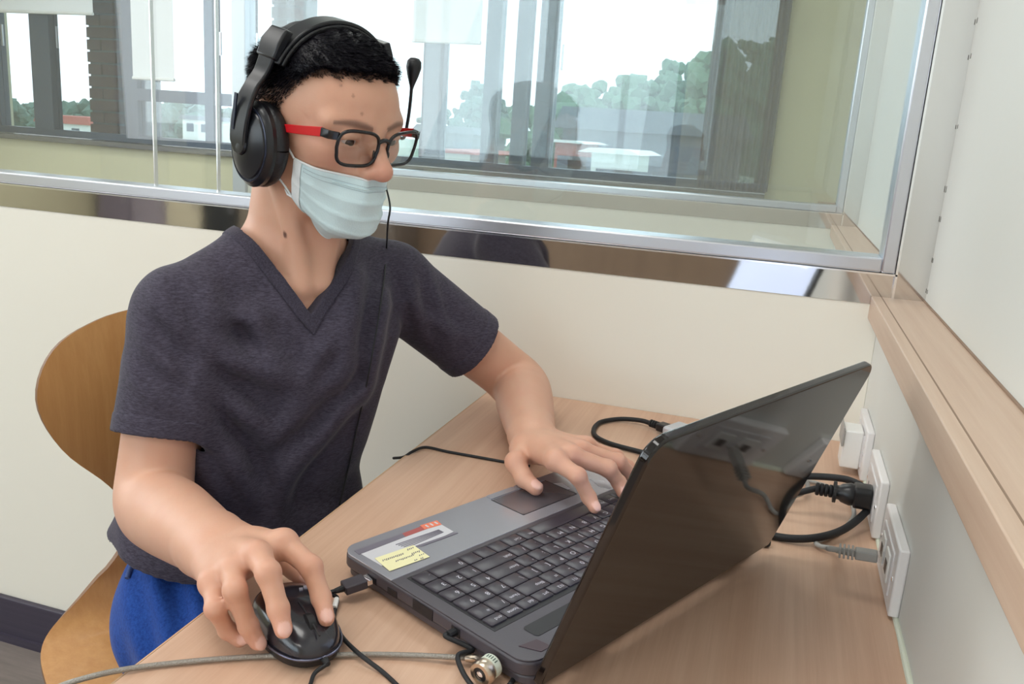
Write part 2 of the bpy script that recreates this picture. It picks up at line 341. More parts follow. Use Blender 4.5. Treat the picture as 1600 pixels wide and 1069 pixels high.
# brick piers on the outside of the facade, laid brick by brick
bm_ = MB().box((0, 0, 0), (.205, .10, .058)).mesh('brick', M['brick'])
def pier(x0, x1, label):
    r = empty('brick_pier', ((x0 + x1) / 2, YF + .36, GZ), label, 'pier')
    MB().box((x0 + .002, YF + .27, GZ), (x1 - .002, YF + .5, 2.6)).build('core', M['concrete'], r)
    z = .9; row = 0
    while z < 2.1:
        x = x0 - (.11 if row % 2 else 0)
        while x < x1:
            a = max(x, x0); b = min(x + .205, x1)
            if b - a > .03:
                o = put(bm_, 'brick', r); o.location = (a, YF + .25 + random.uniform(0, .004), z); o.scale.x = (b - a) / .205
            x += .217
        z += .070; row += 1
pier(-4.10, -3.78, 'brown brick pier outside the window below the wide blind')
pier(-2.83, -2.69, 'narrow brown brick pier outside behind the end post of the next partition')
def tree(x, y, h, r, mt, label, group):
    t = empty('tree', (x, y, GZ), label, 'tree', group)
    MB().tube([(x, y, GZ), (x + .1, y, GZ + h * .3), (x - .1, y, GZ + h * .6)], [r * .10, r * .08, r * .05], 8).build('trunk', M['bark'], t)
    base = leaf_clump(); V0, F0 = base; V_, F_ = [], []; n_ = 150 if D_near(y) else 46; blobs = []
    for k in range(7):
        a = random.uniform(0, 6.28); q = random.uniform(.1, .62) * r; blobs.append((Vector((x + q * math.cos(a), y + q * math.sin(a), GZ + h * random.uniform(.40, .80))), r * random.uniform(.40, .55)))
    blobs.append((Vector((x, y, GZ + h - r * .52)), r * .48))
    for k in range(n_):
        c, br = blobs[k % 8]; d = Vector((random.gauss(0, 1), random.gauss(0, 1), random.gauss(0, 1))).normalized(); p = c + d * br * random.uniform(.75, 1.04); sc = br * random.uniform(.20, .42) * (1 if D_near(y) else 1.6)
        R_ = Matrix.Rotation(random.uniform(0, 6.28), 3, 'Z') @ Matrix.Rotation(random.uniform(0, 3.1), 3, 'X'); o_ = len(V_)
        V_ += [tuple(p + R_ @ (v * sc)) for v in V0]; F_ += [tuple(i + o_ for i in f) for f in F0]
    me = bpy.data.meshes.new('crown'); me.from_pydata(V_, [], F_); me.materials.append(mt); me.update(); put(me, 'crown', t)
def D_near(y): return y < 125
_lc = []
def leaf_clump():
    """a ragged clump: an icosphere with its points pushed in and out"""
    if not _lc:
        bm = bmesh.new(); bmesh.ops.create_icosphere(bm, subdivisions=2, radius=1); rnd = random.Random(4)
        for v in bm.verts: v.co *= rnd.uniform(.62, 1.25)
        bm.verts.index_update(); _lc.append(([v.co.copy() for v in bm.verts], [tuple(v.index for v in f.verts) for f in bm.faces])); bm.free()
    return _lc[0]
random.seed(11)
for k, (px, py) in enumerate(((872, 160), (905, 134), (945, 128), (985, 124), (1020, 112), (1060, 92), (1100, 84), (1135, 68), (1170, 54), (1210, 62))):
    D = 46 + 9 * ((k * 3) % 10); p = at_y(px, py, D); h = p.z - GZ
    tree(p.x, D, h, 3.6 + .2 * (k % 3), M['leaf'], 'green leafy tree in the grove on the slope outside the window', 'trees on the slope outside')
for px, py, D in ((748, 130, 70), (764, 142, 82), (690, 165, 92), (712, 178, 108)):
    p = at_y(px, py, D); tree(p.x, D, p.z - GZ, (p.z - GZ) * .28, M['leaf2'], 'dark tree seen through the windows between the narrow mullions', 'dark trees between the mullions')
for k, px in enumerate(range(-20, 440, 24)):
    D = 130 + 17 * (k * 3 % 7); p = at_y(px, 172 + random.uniform(-5, 6), D); tree(p.x, D, p.z - GZ, random.uniform(5, 6.5), M['leaf2'], 'distant tree on the flat horizon beyond the houses', 'distant horizon trees')
def house(px0, px1, py0, D, depth, wall, roof, label):
    a = at_y(px0, py0, D); b = at_y(px1, py0, D); r = empty('house', ((a.x + b.x) / 2, D, GZ), label, 'building'); zt = a.z
    MB().box((a.x, D, GZ), (b.x, D + depth, zt)).build('wall', M[wall], r)
    h = (b.x - a.x) * .12; MB().prism([(a.x - .4, zt), (b.x + .4, zt), (b.x, zt + h), (a.x, zt + h)], -(D + depth + .4), -(D - .4), Matrix.Rotation(math.radians(90), 4, 'X')).build('roof', M[roof], r)
    n = max(2, int((b.x - a.x) / 3))
    for i in range(n):
        x = a.x + (b.x - a.x) * (i + .3) / n; MB().box((x, D - .06, zt - 1.7), (x + 1.2, D + .02, zt - .5)).build('window', M['dark_frame'], r)
house(868, 902, 222, 34, 4, 'roof_red', 'render_white', 'low building with red walls and a pale roof outside')
house(925, 985, 238, 28, 4, 'render_white', 'render_white', 'low white building with a pale roof beside the red one')
house(880, 1160, 200, 39.5, 2, 'concrete', 'concrete', 'long dark grey building below the tree slope')
house(655, 740, 205, 50, 6, 'concrete', 'concrete', 'dark grey building seen between the narrow mullions')
house(690, 735, 238, 36, 5, 'render_white', 'roof_red', 'small white house with a red roof below the dark building')
house(60, 140, 190, 90, 10, 'render_white', 'roof_red', 'white house with a red roof far out past the brick pier')
house(285, 330, 186, 110, 10, 'render_white', 'concrete', 'pale block far out under the window transom')
# ================================================================== desk
DX = -0.435
desk = empty('desk', (-.14, .68, 0), 'pale wood laminate desk fixed between the booth walls', 'desk')
MB().box((DX + .0015, .02, ZD - .030), (XR - .001, YB - .001, ZD)).build('desktop', M['desk'], desk, bevel=.0008)
MB().box((DX, .02, ZD - .030), (DX + .0015, YB - .001, ZD)).build('edge_band', M['desk_edge'], desk)
MB().box((DX + .08, .03, 0), (XR - .002, .055, ZD - .030)).build('side_panel', M['desk'], desk)
MB().box((XR - .05, .06, ZD - .09), (XR - .002, YB - .016, ZD - .030)).build('wall_batten', M['desk_edge'], desk)
M['caulk'] = mat('green_white_caulk', '#dbe0cf', .6)
MB().tube([(XR - .002, .03 + i * .05, ZD + .0012 + .0008 * math.sin(i * 2.3)) for i in range(27)], [.0022 + .0010 * abs(math.sin(i * 1.7)) for i in range(27)], 8).build('trim_2', M['caulk'])['kind'] = 'structure'

# ================================================================== chair (moulded plywood shell)
M['ply'] = wood('chair_plywood', '#d8a268', '#c88f57', (1, 1, .05), .38, .8, coat=.2)
M['ply_edge'] = mat('plywood_edge', '#7b5433', .55); M['chrome'] = mat('chrome', (.85, .85, .87), .08, metal=1)
CF = Vector((math.cos(math.radians(-30)), math.sin(math.radians(-30)), 0)); CL = Vector((-CF.y, CF.x, 0)); CO = Vector((-.625, .900, 0))
chair = empty('chair', CO, 'moulded plywood chair with a rounded hourglass back behind the man', 'chair')
prof = [(.235, .448), (.225, .460), (.18, .470), (.10, .470), (0, .467), (-.08, .470), (-.145, .479), (-.180, .497), (-.196, .528), (-.202, .575), (-.200, .625), (-.193, .685), (-.188, .755), (-.190, .825), (-.199, .885), (-.206, .918), (-.209, .932)]
wid = [.12, .17, .205, .228, .234, .230, .220, .196, .150, .098, .078, .112, .172, .198, .172, .11, .04]
def cs(arr, n):
    return spline([Vector((a, b, 0)) for a, b in arr], n)
pp = cs(prof, 5); ww = [v.x for v in cs([(w, 0) for w in wid], 5)]
def shell(off, inset):
    rows = []
    for i, p in enumerate(pp):
        t = (pp[min(i + 1, len(pp) - 1)] - pp[max(i - 1, 0)]).normalized(); nrm = Vector((t.y, -t.x, 0))  # towards the sitter
        w = max(.004, ww[i] - inset); row = []
        for k in range(25):
            q = -1 + 2 * k / 24; lat = math.sin(q * math.pi / 2) * w
            cup = .020 * (lat / .2) ** 2 * (1 if p.y > .55 else .45)
            r = p + nrm * (off + cup) * 1.0
            row.append(CO + CF * r.x + CL * lat + Vector((0, 0, r.y)))
        rows.append(row)
    return rows
A, B = shell(0, 0), shell(-.010, .0)
sh = MB().grid(A); n0 = len(sh.v); sh.grid(B)
m_, n_ = len(A), 25
rim = MB()
loop = [(i, 0) for i in range(m_)] + [(m_ - 1, k) for k in range(1, n_)] + [(i, n_ - 1) for i in range(m_ - 2, -1, -1)] + [(0, k) for k in range(n_ - 2, 0, -1)]
rim.v = [tuple(A[i][k]) for i, k in loop] + [tuple(B[i][k]) for i, k in loop]; L_ = len(loop)
rim.f = [(j, (j + 1) % L_, L_ + (j + 1) % L_, L_ + j) for j in range(L_)]
sho = sh.build('plywood_shell', M['ply'], chair, smooth=60); rim.build('shell_edge', M['ply_edge'], chair, smooth=60)
def cw(f, l, z): return CO + CF * f + CL * l + Vector((0, 0, z))
for f, l in ((.15, .13), (.15, -.13), (-.10, .13), (-.10, -.13)):
    MB().tube([cw(f * .35, l * .35, .450), cw(f, l, .440), cw(f * 1.12, l * 1.12, .42), cw(f * 1.45, l * 1.5, .012)], .009, 12).build('leg', M['chrome'], chair, smooth=60)
    MB().lathe([(.011, 0), (.013, .004), (.012, .02), (.009, .022)], 14, Matrix.Translation(cw(f * 1.455, l * 1.508, 0))).build('foot_cap', M['black_matte'], chair, smooth=60)
MB().lathe([(.06, .446), (.06, .455), (.02, .458)], 20, Matrix.Translation(cw(.02, 0, 0))).build('mounting_plate', M['chrome'], chair)

# ================================================================== laptop
LW, LD, LT = .370, .247, .026
LO = Vector((-.362, .671, ZD)); LR = math.radians(-25.8)
LM = Matrix.Translation(LO) @ Matrix.Rotation(LR, 4, 'Z')      # local x: towards the hinge, y: towards the man's left, z: up
lap = empty('laptop', LO, 'black open laptop with a silver palm rest and glossy lid on the desk', 'laptop'); lap.rotation_euler.z = LR
M['lap_body'] = mat('laptop_black_body', '#48434a', .38, bump=.03, bscale=600)
M['lap_silver'] = mat('laptop_silver_palmrest', '#a6a5ad', .2, metal=.4)
M['lap_key'] = mat('laptop_keys', '#3c373f', .34)
M['lap_well'] = mat('keyboard_well', '#1d1b20', .5)
M['lap_lid'] = mat('glossy_lid', '#171110', .06, spec=.55)
M['legend'] = mat('key_legend_print', '#cfccd6', .5)
def rr(x0, y0, x1, y1, r, n=6, corners=(1, 1, 1, 1)):
    out = []
    for (cx, cy, a0), on in zip(((x1 - r, y1 - r, 0), (x0 + r, y1 - r, 90), (x0 + r, y0 + r, 180), (x1 - r, y0 + r, 270)), corners):
        if not on:
            out.append((cx + r * (1 if a0 in (0, 270) else -1), cy + r * (1 if a0 in (0, 90) else -1))); continue
        for k in range(n + 1):
            a = math.radians(a0 + 90 * k / n); out.append((cx + r * math.cos(a), cy + r * math.sin(a)))
    return out
base = MB().prism(rr(.004, .003, LD, LW - .003, .016), .003, .012, LM).prism(rr(0, 0, LD, LW, .018), .012, LT - .0012, LM).build('base', M['lap_body'], lap, bevel=.0025, seg=3)
PX = .078
MB().prism(rr(.0005, .0008, PX, LW - .0008, .017, 6, (0, 1, 1, 0)), LT - .0014, LT + .0004, LM).build('palm_rest', M['lap_silver'], lap, bevel=.0004)
MB().prism(rr(PX, .0008, LD - .001, LW - .0008, .017, 6, (1, 0, 0, 1)), LT - .0014, LT, LM).build('keyboard_deck', M['lap_body'], lap, bevel=.0004)
MB().box((.084, .014, LT - .0008), (.196, LW - .014, LT + .0003), LM).build('keyboard_well', M['lap_well'], lap)
tp = MB().prism(rr(.012, .195, .060, .285, .004), LT + .0003, LT + .0007, LM).build('touchpad', mat('touchpad_surface', '#7d7b83', .2, metal=.6), lap)
MB().box((.0115, .1945, LT + .0002), (.0605, .1955, LT + .0008), LM).box((.0115, .2845, LT + .0002), (.0605, .2855, LT + .0008), LM).box((.0600, .195, LT + .0002), (.0608, .285, LT + .0008), LM).build('touchpad_groove', M['lap_well'], lap)
for y0, y1 in ((.196, .239), (.241, .284)):
    MB().prism(rr(.0015, y0, .0108, y1, .002), LT + .0003, LT + .0014, LM).build('touchpad_button', M['lap_silver'], lap)
MB().prism(rr(.207, .035, .224, LW - .035, .004), LT - .0002, LT + .0004, LM).build('speaker_strip', M['lap_well'], lap)
MB().prism([(.223, .014), (.240, .022), (.240, .034), (.226, .032)], LT - .0002, LT + .0005, LM).build('corner_sticker', mat('dark_red_sticker', '#3a2530', .4), lap)
# keys: 6 rows; y runs from the man's right (0) to his left
KP, KR = .01825, .01830
y_left = LW - .0160
rows_k = [
 [('Ctrl', 1.25), ('fn', 1), ('win', 1), ('Alt', 1), ('', 5.25), ('Alt', 1), ('Ctrl', 1.25), ('', 1), ('', 1), ('', 1), ('0', 2), ('.', 1)],
 [('Shift', 2.25), ('Z', 1), ('X', 1), ('C', 1), ('V', 1), ('B', 1), ('N', 1), ('M', 1), (',', 1), ('.', 1), ('/', 1), ('Shift', 2.5), ('1', 1), ('2', 1), ('3', 1)],
 [('Caps', 1.75), ('A', 1), ('S', 1), ('D', 1), ('F', 1), ('G', 1), ('H', 1), ('J', 1), ('K', 1), ('L', 1), (';', 1), ("'", 1), ('Enter', 2), ('4', 1), ('5', 1), ('6', 1)],
 [('Tab', 1.5), ('Q', 1), ('W', 1), ('E', 1), ('R', 1), ('T', 1), ('Y', 1), ('U', 1), ('I', 1), ('O', 1), ('P', 1), ('[', 1), (']', 1), ('\\', 1.25), ('7', 1), ('8', 1), ('9', 1)],
 [('~', 1), ('1', 1), ('2', 1), ('3', 1), ('4', 1), ('5', 1), ('6', 1), ('7', 1), ('8', 1), ('9', 1), ('0', 1), ('-', 1), ('=', 1), ('Bksp', 1.75), ('Num', 1), ('/', 1), ('*', 1)],
 [('esc', 1)] + [('f%d' % i, 1) for i in range(1, 13)] + [('prt', 1), ('del', 1), ('home', 1), ('end', 1)]]
TXT = {}
def text_mesh(s):
    if s not in TXT:
        cu_ = bpy.data.curves.new('legend', 'FONT'); cu_.body = s; cu_.size = .0054 if len(s) > 1 else .0076; cu_.align_x = 'LEFT'; cu_.align_y = 'CENTER'
        ob = bpy.data.objects.new('legend_tmp', cu_); COL.objects.link(ob)
        dg = bpy.context.evaluated_depsgraph_get(); me = bpy.data.meshes.new_from_object(ob.evaluated_get(dg)); bpy.data.objects.remove(ob)
        me.materials.clear(); me.materials.append(M['legend']); me.name = 'legend'; TXT[s] = me
    return TXT[s]
KM = {}
def key_mesh(w, d):
    k = (round(w, 4), round(d, 4))
    if k not in KM:
        a = rr(-d / 2, -w / 2, d / 2, w / 2, .0012, 1); b = rr(-d / 2 + .0010, -w / 2 + .0010, d / 2 - .0010, w / 2 - .0010, .0010, 1)
        n = len(a); mb = MB(); mb.add([(x, y, 0) for x, y in a] + [(x, y, .0014) for x, y in a] + [(x, y, .0020) for x, y in b],
            [(i, (i + 1) % n, n + (i + 1) % n, n + i) for i in range(n)] + [(n + i, n + (i + 1) % n, 2 * n + (i + 1) % n, 2 * n + i) for i in range(n)] + [tuple(range(2 * n, 3 * n))])
        KM[k] = mb.mesh('key', M['lap_key'], 40)
    return KM[k]
xr = .0865
for ri, row in enumerate(rows_k):
    dep = KR - .0012 if ri < 5 else .0125; y = y_left; tot = sum(w for _, w in row); sc = (LW - .032) / (tot * KP)
    for s, w in row:
        ww_ = w * KP * sc - .0012; yc = y - (w * KP * sc) / 2
        tall = (s == '9' and ri == 3) or False
        k = put(key_mesh(ww_, dep), 'key', lap, True); k.location = (xr + dep / 2, yc, LT + .0003)
        if s:
            if s == 'win': s = 'start'
            l = put(text_mesh(s), 'legend', k, True); l.location = (dep * .12, ww_ / 2 - .0025, .00215); l.rotation_euler.z = -math.pi / 2
        y -= w * KP * sc
    xr += dep + .0012
# lid
TILT = math.radians(70.3); LL = .2345
HM = LM @ Matrix.Translation((LD + .004, 0, .0165)) @ Matrix.Rotation(-TILT, 4, 'Y')   # local x runs up the lid, z is the screen side (faces the man)
lid = MB().prism(rr(0, 0, LL, LW, .018, 10, (1, 0, 0, 1)), -.0078, 0, HM).build('lid', M['lap_lid'], lap, bevel=.0018, seg=3)
MB().prism(rr(.003, .003, LL - .003, LW - .003, .016, 10, (1, 0, 0, 1)), 0, .0010, HM).build('bezel', M['black'], lid)
M['screen'] = emis('screen_image', (.50, .58, .78), .85)
MB().box((.026, .013, .0011), (LL - .014, LW - .013, .0014), HM).build('screen', M['screen'], lid)
M['screen_bar'] = emis('screen_window', (.86, .9, .96), 1.2)
MB().box((LL - .045, .03, .0014), (LL - .02, LW - .05, .0016), HM).build('screen_window_bar', M['screen_bar'], lid)
for y in (.05, LW - .09):
    MB().tube([(LM @ Vector((LD + .002, y, .0175))), (LM @ Vector((LD + .002, y + .04, .0175)))], .0065, 14).build('hinge', M['lap_body'], lap, smooth=50)
# ports on the near side and rubber feet
for x, w, h in ((.045, .013, .006), (.075, .013, .006), (.11, .026, .010), (.16, .010, .008)):
    MB().box((x, -.0006, .013), (x + w, .0008, .013 + h), LM).build('port', M['lap_well'], lap)
for x in (.02, .225):
    for y in (.03, LW - .03): MB().lathe([(.008, 0), (.008, .0035)], 12, LM @ Matrix.Translation((x, y, 0))).build('rubber_foot', M['black_matte'], lap)
# labels stuck on the palm rest (points read from the photograph, laid on the deck plane)
def on_deck(cx, cy, up=0.0): return at_z(530 + cx / 3.404, 720 + cy / 3.404, ZD + LT + .0004 + up)
def sticker(name, quad, mt, up, parent=lap):
    a = [on_deck(x, y, up) for x, y in quad]; b = [p + Vector((0, 0, .00025)) for p in a]
    return MB().add(a + b, [(3, 2, 1, 0), (4, 5, 6, 7), (0, 1, 5, 4), (1, 2, 6, 5), (2, 3, 7, 6), (3, 0, 4, 7)]).build(name, mt, parent)
M['paper'] = mat('white_label_paper', '#c9c8cd', .5); M['paper_grey'] = mat('grey_label_print', '#6f6a76', .5); M['paper_red'] = mat('red_label_print', '#a5524f', .5)
M['paper_orange'] = mat('orange_label_print', '#e2795a', .45); M['note'] = mat('yellow_note_paper', '#e9e3b4', .7)
lab = sticker('warranty_label', [(105, 490), (540, 338), (608, 378), (225, 560)], M['paper'], 0); lab['label'] = 'white printed label with a grey and red header'
sticker('label_header', [(80, 480), (335, 388), (352, 405), (105, 500)], M['paper_grey'], .0003, lab)
sticker('label_header_red', [(335, 388), (450, 345), (470, 362), (352, 405)], M['paper_red'], .0003, lab)
sticker('label_header_orange', [(430, 345), (520, 318), (545, 340), (455, 366)], M['paper_orange'], .0004, lab)
for k in range(3):
    o = 30 * k; sticker('orange_stroke', [(455 + o * .8, 345 - o * .28), (463 + o * .8, 342 - o * .28), (480 + o * .8, 352 - o * .28), (472 + o * .8, 355 - o * .28)], M['paper'], .0006, lab)
sticker('label_bar', [(405, 455), (622, 380), (632, 386), (418, 464)], M['paper_grey'], .0003, lab)
for k in range(5):
    sticker('print_line', [(300 + 14 * k, 446 + 1 * k + k * 3), (530 + 6 * k, 366 + k * 3), (532 + 6 * k, 369 + k * 3), (302 + 14 * k, 449 + k * 4)], M['paper_grey'], .0003, lab)
nt_ = sticker('yellow_note', [(188, 520), (395, 450), (482, 512), (268, 588)], M['note'], .0006); nt_['label'] = 'pale yellow handwritten note'
for (x0, y0, x1, y1) in ((230, 528, 345, 490), (300, 532, 400, 498), (362, 470, 398, 458), (385, 492, 432, 476), (425, 502, 455, 492), (400, 528, 418, 522), (432, 518, 450, 512)):
    n = max(2, int((x1 - x0) / 9)); rnd = random.Random(x0)
    for k in range(n):
        xa = x0 + (x1 - x0) * k / n; ya = y0 + (y1 - y0) * k / n; h = rnd.uniform(3, 10)
        sticker('pen_stroke', [(xa, ya), (xa + 4.5, ya - 1.6), (xa + 6.5, ya - 1.6 + h), (xa + 2, ya + h)], M['paper_grey'], .0009, nt_)
sticker('round_seal', [(1090, 125), (1185, 118), (1230, 150), (1140, 165)], M['paper'], 0)
sticker('spec_sticker', [(1330, 95), (1405, 108), (1455, 155), (1385, 140)], M['paper'], 0)
# lock in the near rear corner of the laptop
M['brass'] = mat('worn_nickel', (.62, .52, .42), .28, metal=1); M['lock_paper'] = mat('pale_green_lock_label', '#ccd3c4', .6)
LKA = LM @ Vector((.214, -.0012, .0145)); kd = (LM.to_3x3() @ Vector((0.12, -1, -.06))).normalized()
def axis_m(o, d): return Matrix.Translation(o) @ d.to_track_quat('Z', 'Y').to_matrix().to_4x4()
lock = empty('cable_lock', LKA, 'round metal laptop lock with a pale green paper band', 'lock')
LKM = axis_m(LKA, kd)
MB().lathe([(.0040, 0), (.0040, .004), (.0088, .0042), (.0092, .006), (.0092, .0135), (.0088, .014)], 28, LKM).build('barrel', M['brass'], lock, smooth=40)
MB().lathe([(.0095, .0052), (.0095, .0118)], 28, LKM).build('paper_band', M['lock_paper'], lock, smooth=40)
for k in range(5):
    a = math.radians(52 + 13 * k); c0 = LKM @ Vector((.0096 * math.cos(a), .0096 * math.sin(a), .0068)); c1 = LKM @ Vector((.0096 * math.cos(a), .0096 * math.sin(a), .0100))
    MB().tube([c0, c1], .00045, 5).build('printed_mark', mat('dark_print', '#4b5a50', .6) if k == 0 else bpy.data.materials['dark_print'], lock)
MB().lathe([(.0100, .0135), (.0104, .0150), (.0104, .0190), (.0092, .0212), (.0062, .0214), (.0058, .0200)], 32, LKM).build('collar', M['brass'], lock, smooth=40)
MB().lathe([(.0058, .0190), (.0058, .0204), (.0030, .0206)], 24, LKM).build('key_ring_recess', M['black'], lock)
MB().lathe([(.0032, .0200), (.0030, .0216), (.0012, .0222)], 20, LKM).build('key_core', M['chrome'], lock, smooth=50)
sw = LKM @ Vector((0, 0, .010))
c1 = at_z(745, 1030, ZD + .008); c2 = at_z(728, 1028, ZD + .007)
MB().tube([sw, sw.lerp(c1, .5) + Vector((0, 0, .001)), c1, c2], [.0052, .0046, .0036, .0030], 12).build('cable_ferrule', M['brass'], lock, smooth=60)
M['wire'] = mat('grey_steel_cable', '#9a948c', .4, metal=.4, bump=.6, bscale=900)
pts = [c2, at_z(640, 1024, ZD + .004), at_z(560, 1023, ZD + .0035), at_z(470, 1026, ZD + .0030), at_z(410, 1026, ZD + .0030), at_z(330, 1031, ZD + .003), at_z(240, 1040, ZD + .003), at_z(185, 1048, ZD + .004), at_z(140, 1058, ZD + .004), at_z(95, 1072, ZD - .004), at_z(60, 1090, ZD - .04)]
MB().tube(spline(pts, 8), .0022, 10).build('steel_cable', M['wire'], lock, smooth=180)

# ================================================================== mouse
mouse_b = at_z(400, 900, ZD + .012); mouse_f = at_z(503, 1036, ZD + .006)
md = Vector((mouse_f.x - mouse_b.x, mouse_f.y - mouse_b.y, 0)).normalized(); ML = .106
mc = Vector((mouse_f.x, mouse_f.y, ZD)) - md * (ML / 2)
MM = Matrix.Translation(mc) @ Matrix.Rotation(math.atan2(md.y, md.x), 4, 'Z')
mouse = empty('computer_mouse', mc, 'black wired computer mouse held under the right hand of the man', 'mouse')
def mouse_rows(z_lo, z_hi, grow=0, n=40, m=10):
    rows = []
    for j in range(m + 1):
        e = j / m; sc = math.cos(e * math.pi / 2) ** .55 if j < m else 0
        row = []
        for i in range(n):
            a = 2 * math.pi * i / n; cx, sy = math.cos(a), math.sin(a)
            x = abs(cx) ** .85 * math.copysign(1, cx) * (ML / 2 + grow); y = abs(sy) ** .85 * math.copysign(1, sy) * (.0300 + .004 * (-cx) * .3 + grow)
            x *= sc; y *= sc
            u_ = x / (ML / 2); top = z_hi * (1 - .30 * max(0, u_) ** 1.6 - .18 * max(0, -u_) ** 2)
            row.append(MM @ Vector((x, y, z_lo + (top - z_lo) * math.sin(e * math.pi / 2) ** .8)))
        row.append(row[0]); rows.append(row)
    return rows
MB().grid(mouse_rows(.010, .0365)).build('top_shell', mat('mouse_gloss_black', '#26242b', .22, coat=.3), mouse, smooth=180)
lo = MB(); ring0 = [(MM @ Vector((abs(math.cos(a)) ** .85 * math.copysign(1, math.cos(a)) * ML / 2 * s, abs(math.sin(a)) ** .85 * math.copysign(1, math.sin(a)) * .0305 * s, z))) for z, s in ((.0008, .90), (.004, .985), (.0105, 1.0)) for a in [2 * math.pi * i / 40 for i in range(40)]]
lo.add(ring0, [(r * 40 + i, r * 40 + (i + 1) % 40, (r + 1) * 40 + (i + 1) % 40, (r + 1) * 40 + i) for r in range(2) for i in range(40)] + [tuple(range(40))]).build('lower_shell', M['black'], mouse, smooth=50)
tr_ = [MM @ Vector((abs(math.cos(a)) ** .85 * math.copysign(1, math.cos(a)) * (ML / 2 + .0004), abs(math.sin(a)) ** .85 * math.copysign(1, math.sin(a)) * .0309, .0108)) for a in [2 * math.pi * i / 60 for i in range(61)]]
MB().tube(tr_, .0011, 8).build('trim_ring', mat('mouse_trim', '#6a6a7c', .2, metal=.8), mouse, smooth=180)
MB().tube([MM @ Vector((x, 0, .0372 * (1 - .30 * max(0, x / (ML / 2)) ** 1.6) - .0004)) for x in (.006, .02, .032, .042, .048)], .0007, 6).build('button_split', M['lap_well'], mouse)
wm_ = MM @ Matrix.Translation((.028, 0, .0255)) @ Matrix.Rotation(math.pi / 2, 4, 'X')
MB().lathe([(.0075, -.0035), (.0098, -.0028), (.0098, .0028), (.0075, .0035)], 24, wm_).build('scroll_wheel', M['black_matte'], mouse, smooth=50)
mk = mat('mouse_mark_print', '#b9b9c8', .5)
for dx, dy in ((-.012, .008), (-.0135, .0125)):
    MB().prism([(dx, dy), (dx + .0035, dy - .0012), (dx + .004, dy + .0018), (dx + .0008, dy + .003)], .0352, .0372, MM).build('logo_mark', mk, mouse)
MB().tube([MM @ Vector((ML / 2 - .003, .002, .009)), MM @ Vector((ML / 2 + .007, .002, .008))], [.0035, .0022], 10).build('cable_boot', M['black_matte'], mouse, smooth=60)
e0 = MM @ Vector((ML / 2 + .006, .002, .008))
MB().tube(spline([e0, at_z(492, 1052, ZD + .004), at_z(484, 1072, ZD + .002), at_z(470, 1100, ZD + .002), at_z(468, 1140, ZD + .002)], 8), .0017, 8).build('mouse_cable', M['black_matte'], mouse, smooth=180)

# ================================================================== cables on the desk
def cable(name, pts, r, mt, label, parts=()):
    e = empty(name, pts[0], label, 'cable')
    MB().tube(spline(pts, 10), r, 10).build('cord', mt, e, smooth=180)
    return e
# plug in the laptop's near side: its lead passes under the index finger and off the desk
p0 = LM @ Vector((.050, -.001, .016)); pd = (LM.to_3x3() @ Vector((-.25, -1, -.12))).normalized()
uc = cable('usb_cable', [p0 + pd * .030, p0 + pd * .040, at_z(527, 935, ZD + .006), at_z(522, 965, ZD + .003), at_z(533, 993, ZD + .003), at_z(560, 1021, ZD + .0078), at_z(600, 1052, ZD + .002), at_z(640, 1090, ZD + .002)], .0019, M['black_matte'], 'thin black lead with a plug in the side of the laptop beside the mouse')
MB().box((-.0060, -.0022, 0), (.0060, .0022, .006), axis_m(p0, pd)).build('plug_tip', M['chrome'], uc)
MB().box((-.0075, -.0042, .005), (.0075, .0042, .026), axis_m(p0, pd)).build('plug_body', mat('plug_grey_black', '#3f3a41', .5), uc, bevel=.0012)
MB().tube([p0 + pd * .025, p0 + pd * .034], [.0034, .0024], 10).build('strain_relief', M['black_matte'], uc)
MB().tube([at_z(526, 936, ZD + .007), at_z(522.5, 950, ZD + .0055)], .0024, 8).build('white_tag', M['white_plastic'], uc)
# second lead by the lock: loops out of a port and leaves the desk
p1 = LM @ Vector((.165, -.001, .017)); pd1 = (LM.to_3x3() @ Vector((0, -1, 0))).normalized()
c2_ = cable('looped_lead', [p1 + pd1 * .003, p1 + pd1 * .010, at_z(738, 1015, ZD + .010), at_z(716, 1024, ZD + .0125), at_z(722, 1048, ZD + .010), at_z(740, 1075, ZD + .004), at_z(770, 1110, ZD + .003)], .0021, M['black_matte'], 'black lead looping under the lock at the laptop corner')
MB().tube([p1, p1 + pd1 * .008], .0036, 10).build('plug_collar', M['black_matte'], c2_)
cable('rear_lead', [LM @ Vector((.232, -.004, .004)), at_z(815, 1048, ZD + .003), at_z(838, 1068, ZD + .002), at_z(870, 1100, ZD + .002)], .0022, M['black_matte'], 'short black lead running out below the rear corner of the laptop')
# charger lead loop beyond the laptop, with its connector and a silver adapter
ch = cable('charger_lead', [LM @ Vector((.200, LW + .004, .010)), LM @ Vector((.196, LW + .030, .008)), at_z(1062, 722, ZD + .004), at_z(1000, 706, ZD + .004), at_z(950, 692, ZD + .004), at_z(928, 678, ZD + .004), at_z(936, 661, ZD + .004), at_z(968, 655, ZD + .005), at_z(1000, 657, ZD + .008), at_z(1018, 662, ZD + .010)], .0036, M['black_matte'], 'thick black lead curled in a loop on the desk beyond the laptop')
pa, pb_ = at_z(1016, 661, ZD + .010), at_z(1040, 669, ZD + .010); dn = (pb_ - pa).normalized()
for k in range(4): MB().lathe([(.0052, k * .0042), (.0060 , k * .0042 + .0010), (.0060, k * .0042 + .0026), (.0052, k * .0042 + .0034)], 14, axis_m(pa, dn)).build('grip_ring', M['black_matte'], ch)
MB().box((-.009, -.006, .016), (.009, .006, .036), axis_m(pa, dn)).build('plug_body', M['black'], ch, bevel=.002)
ad = empty('power_adapter', at_z(1075, 690, ZD), 'slim silver and white adapter lying behind the laptop lid', 'adapter')
am = axis_m(pa + dn * .036, dn)
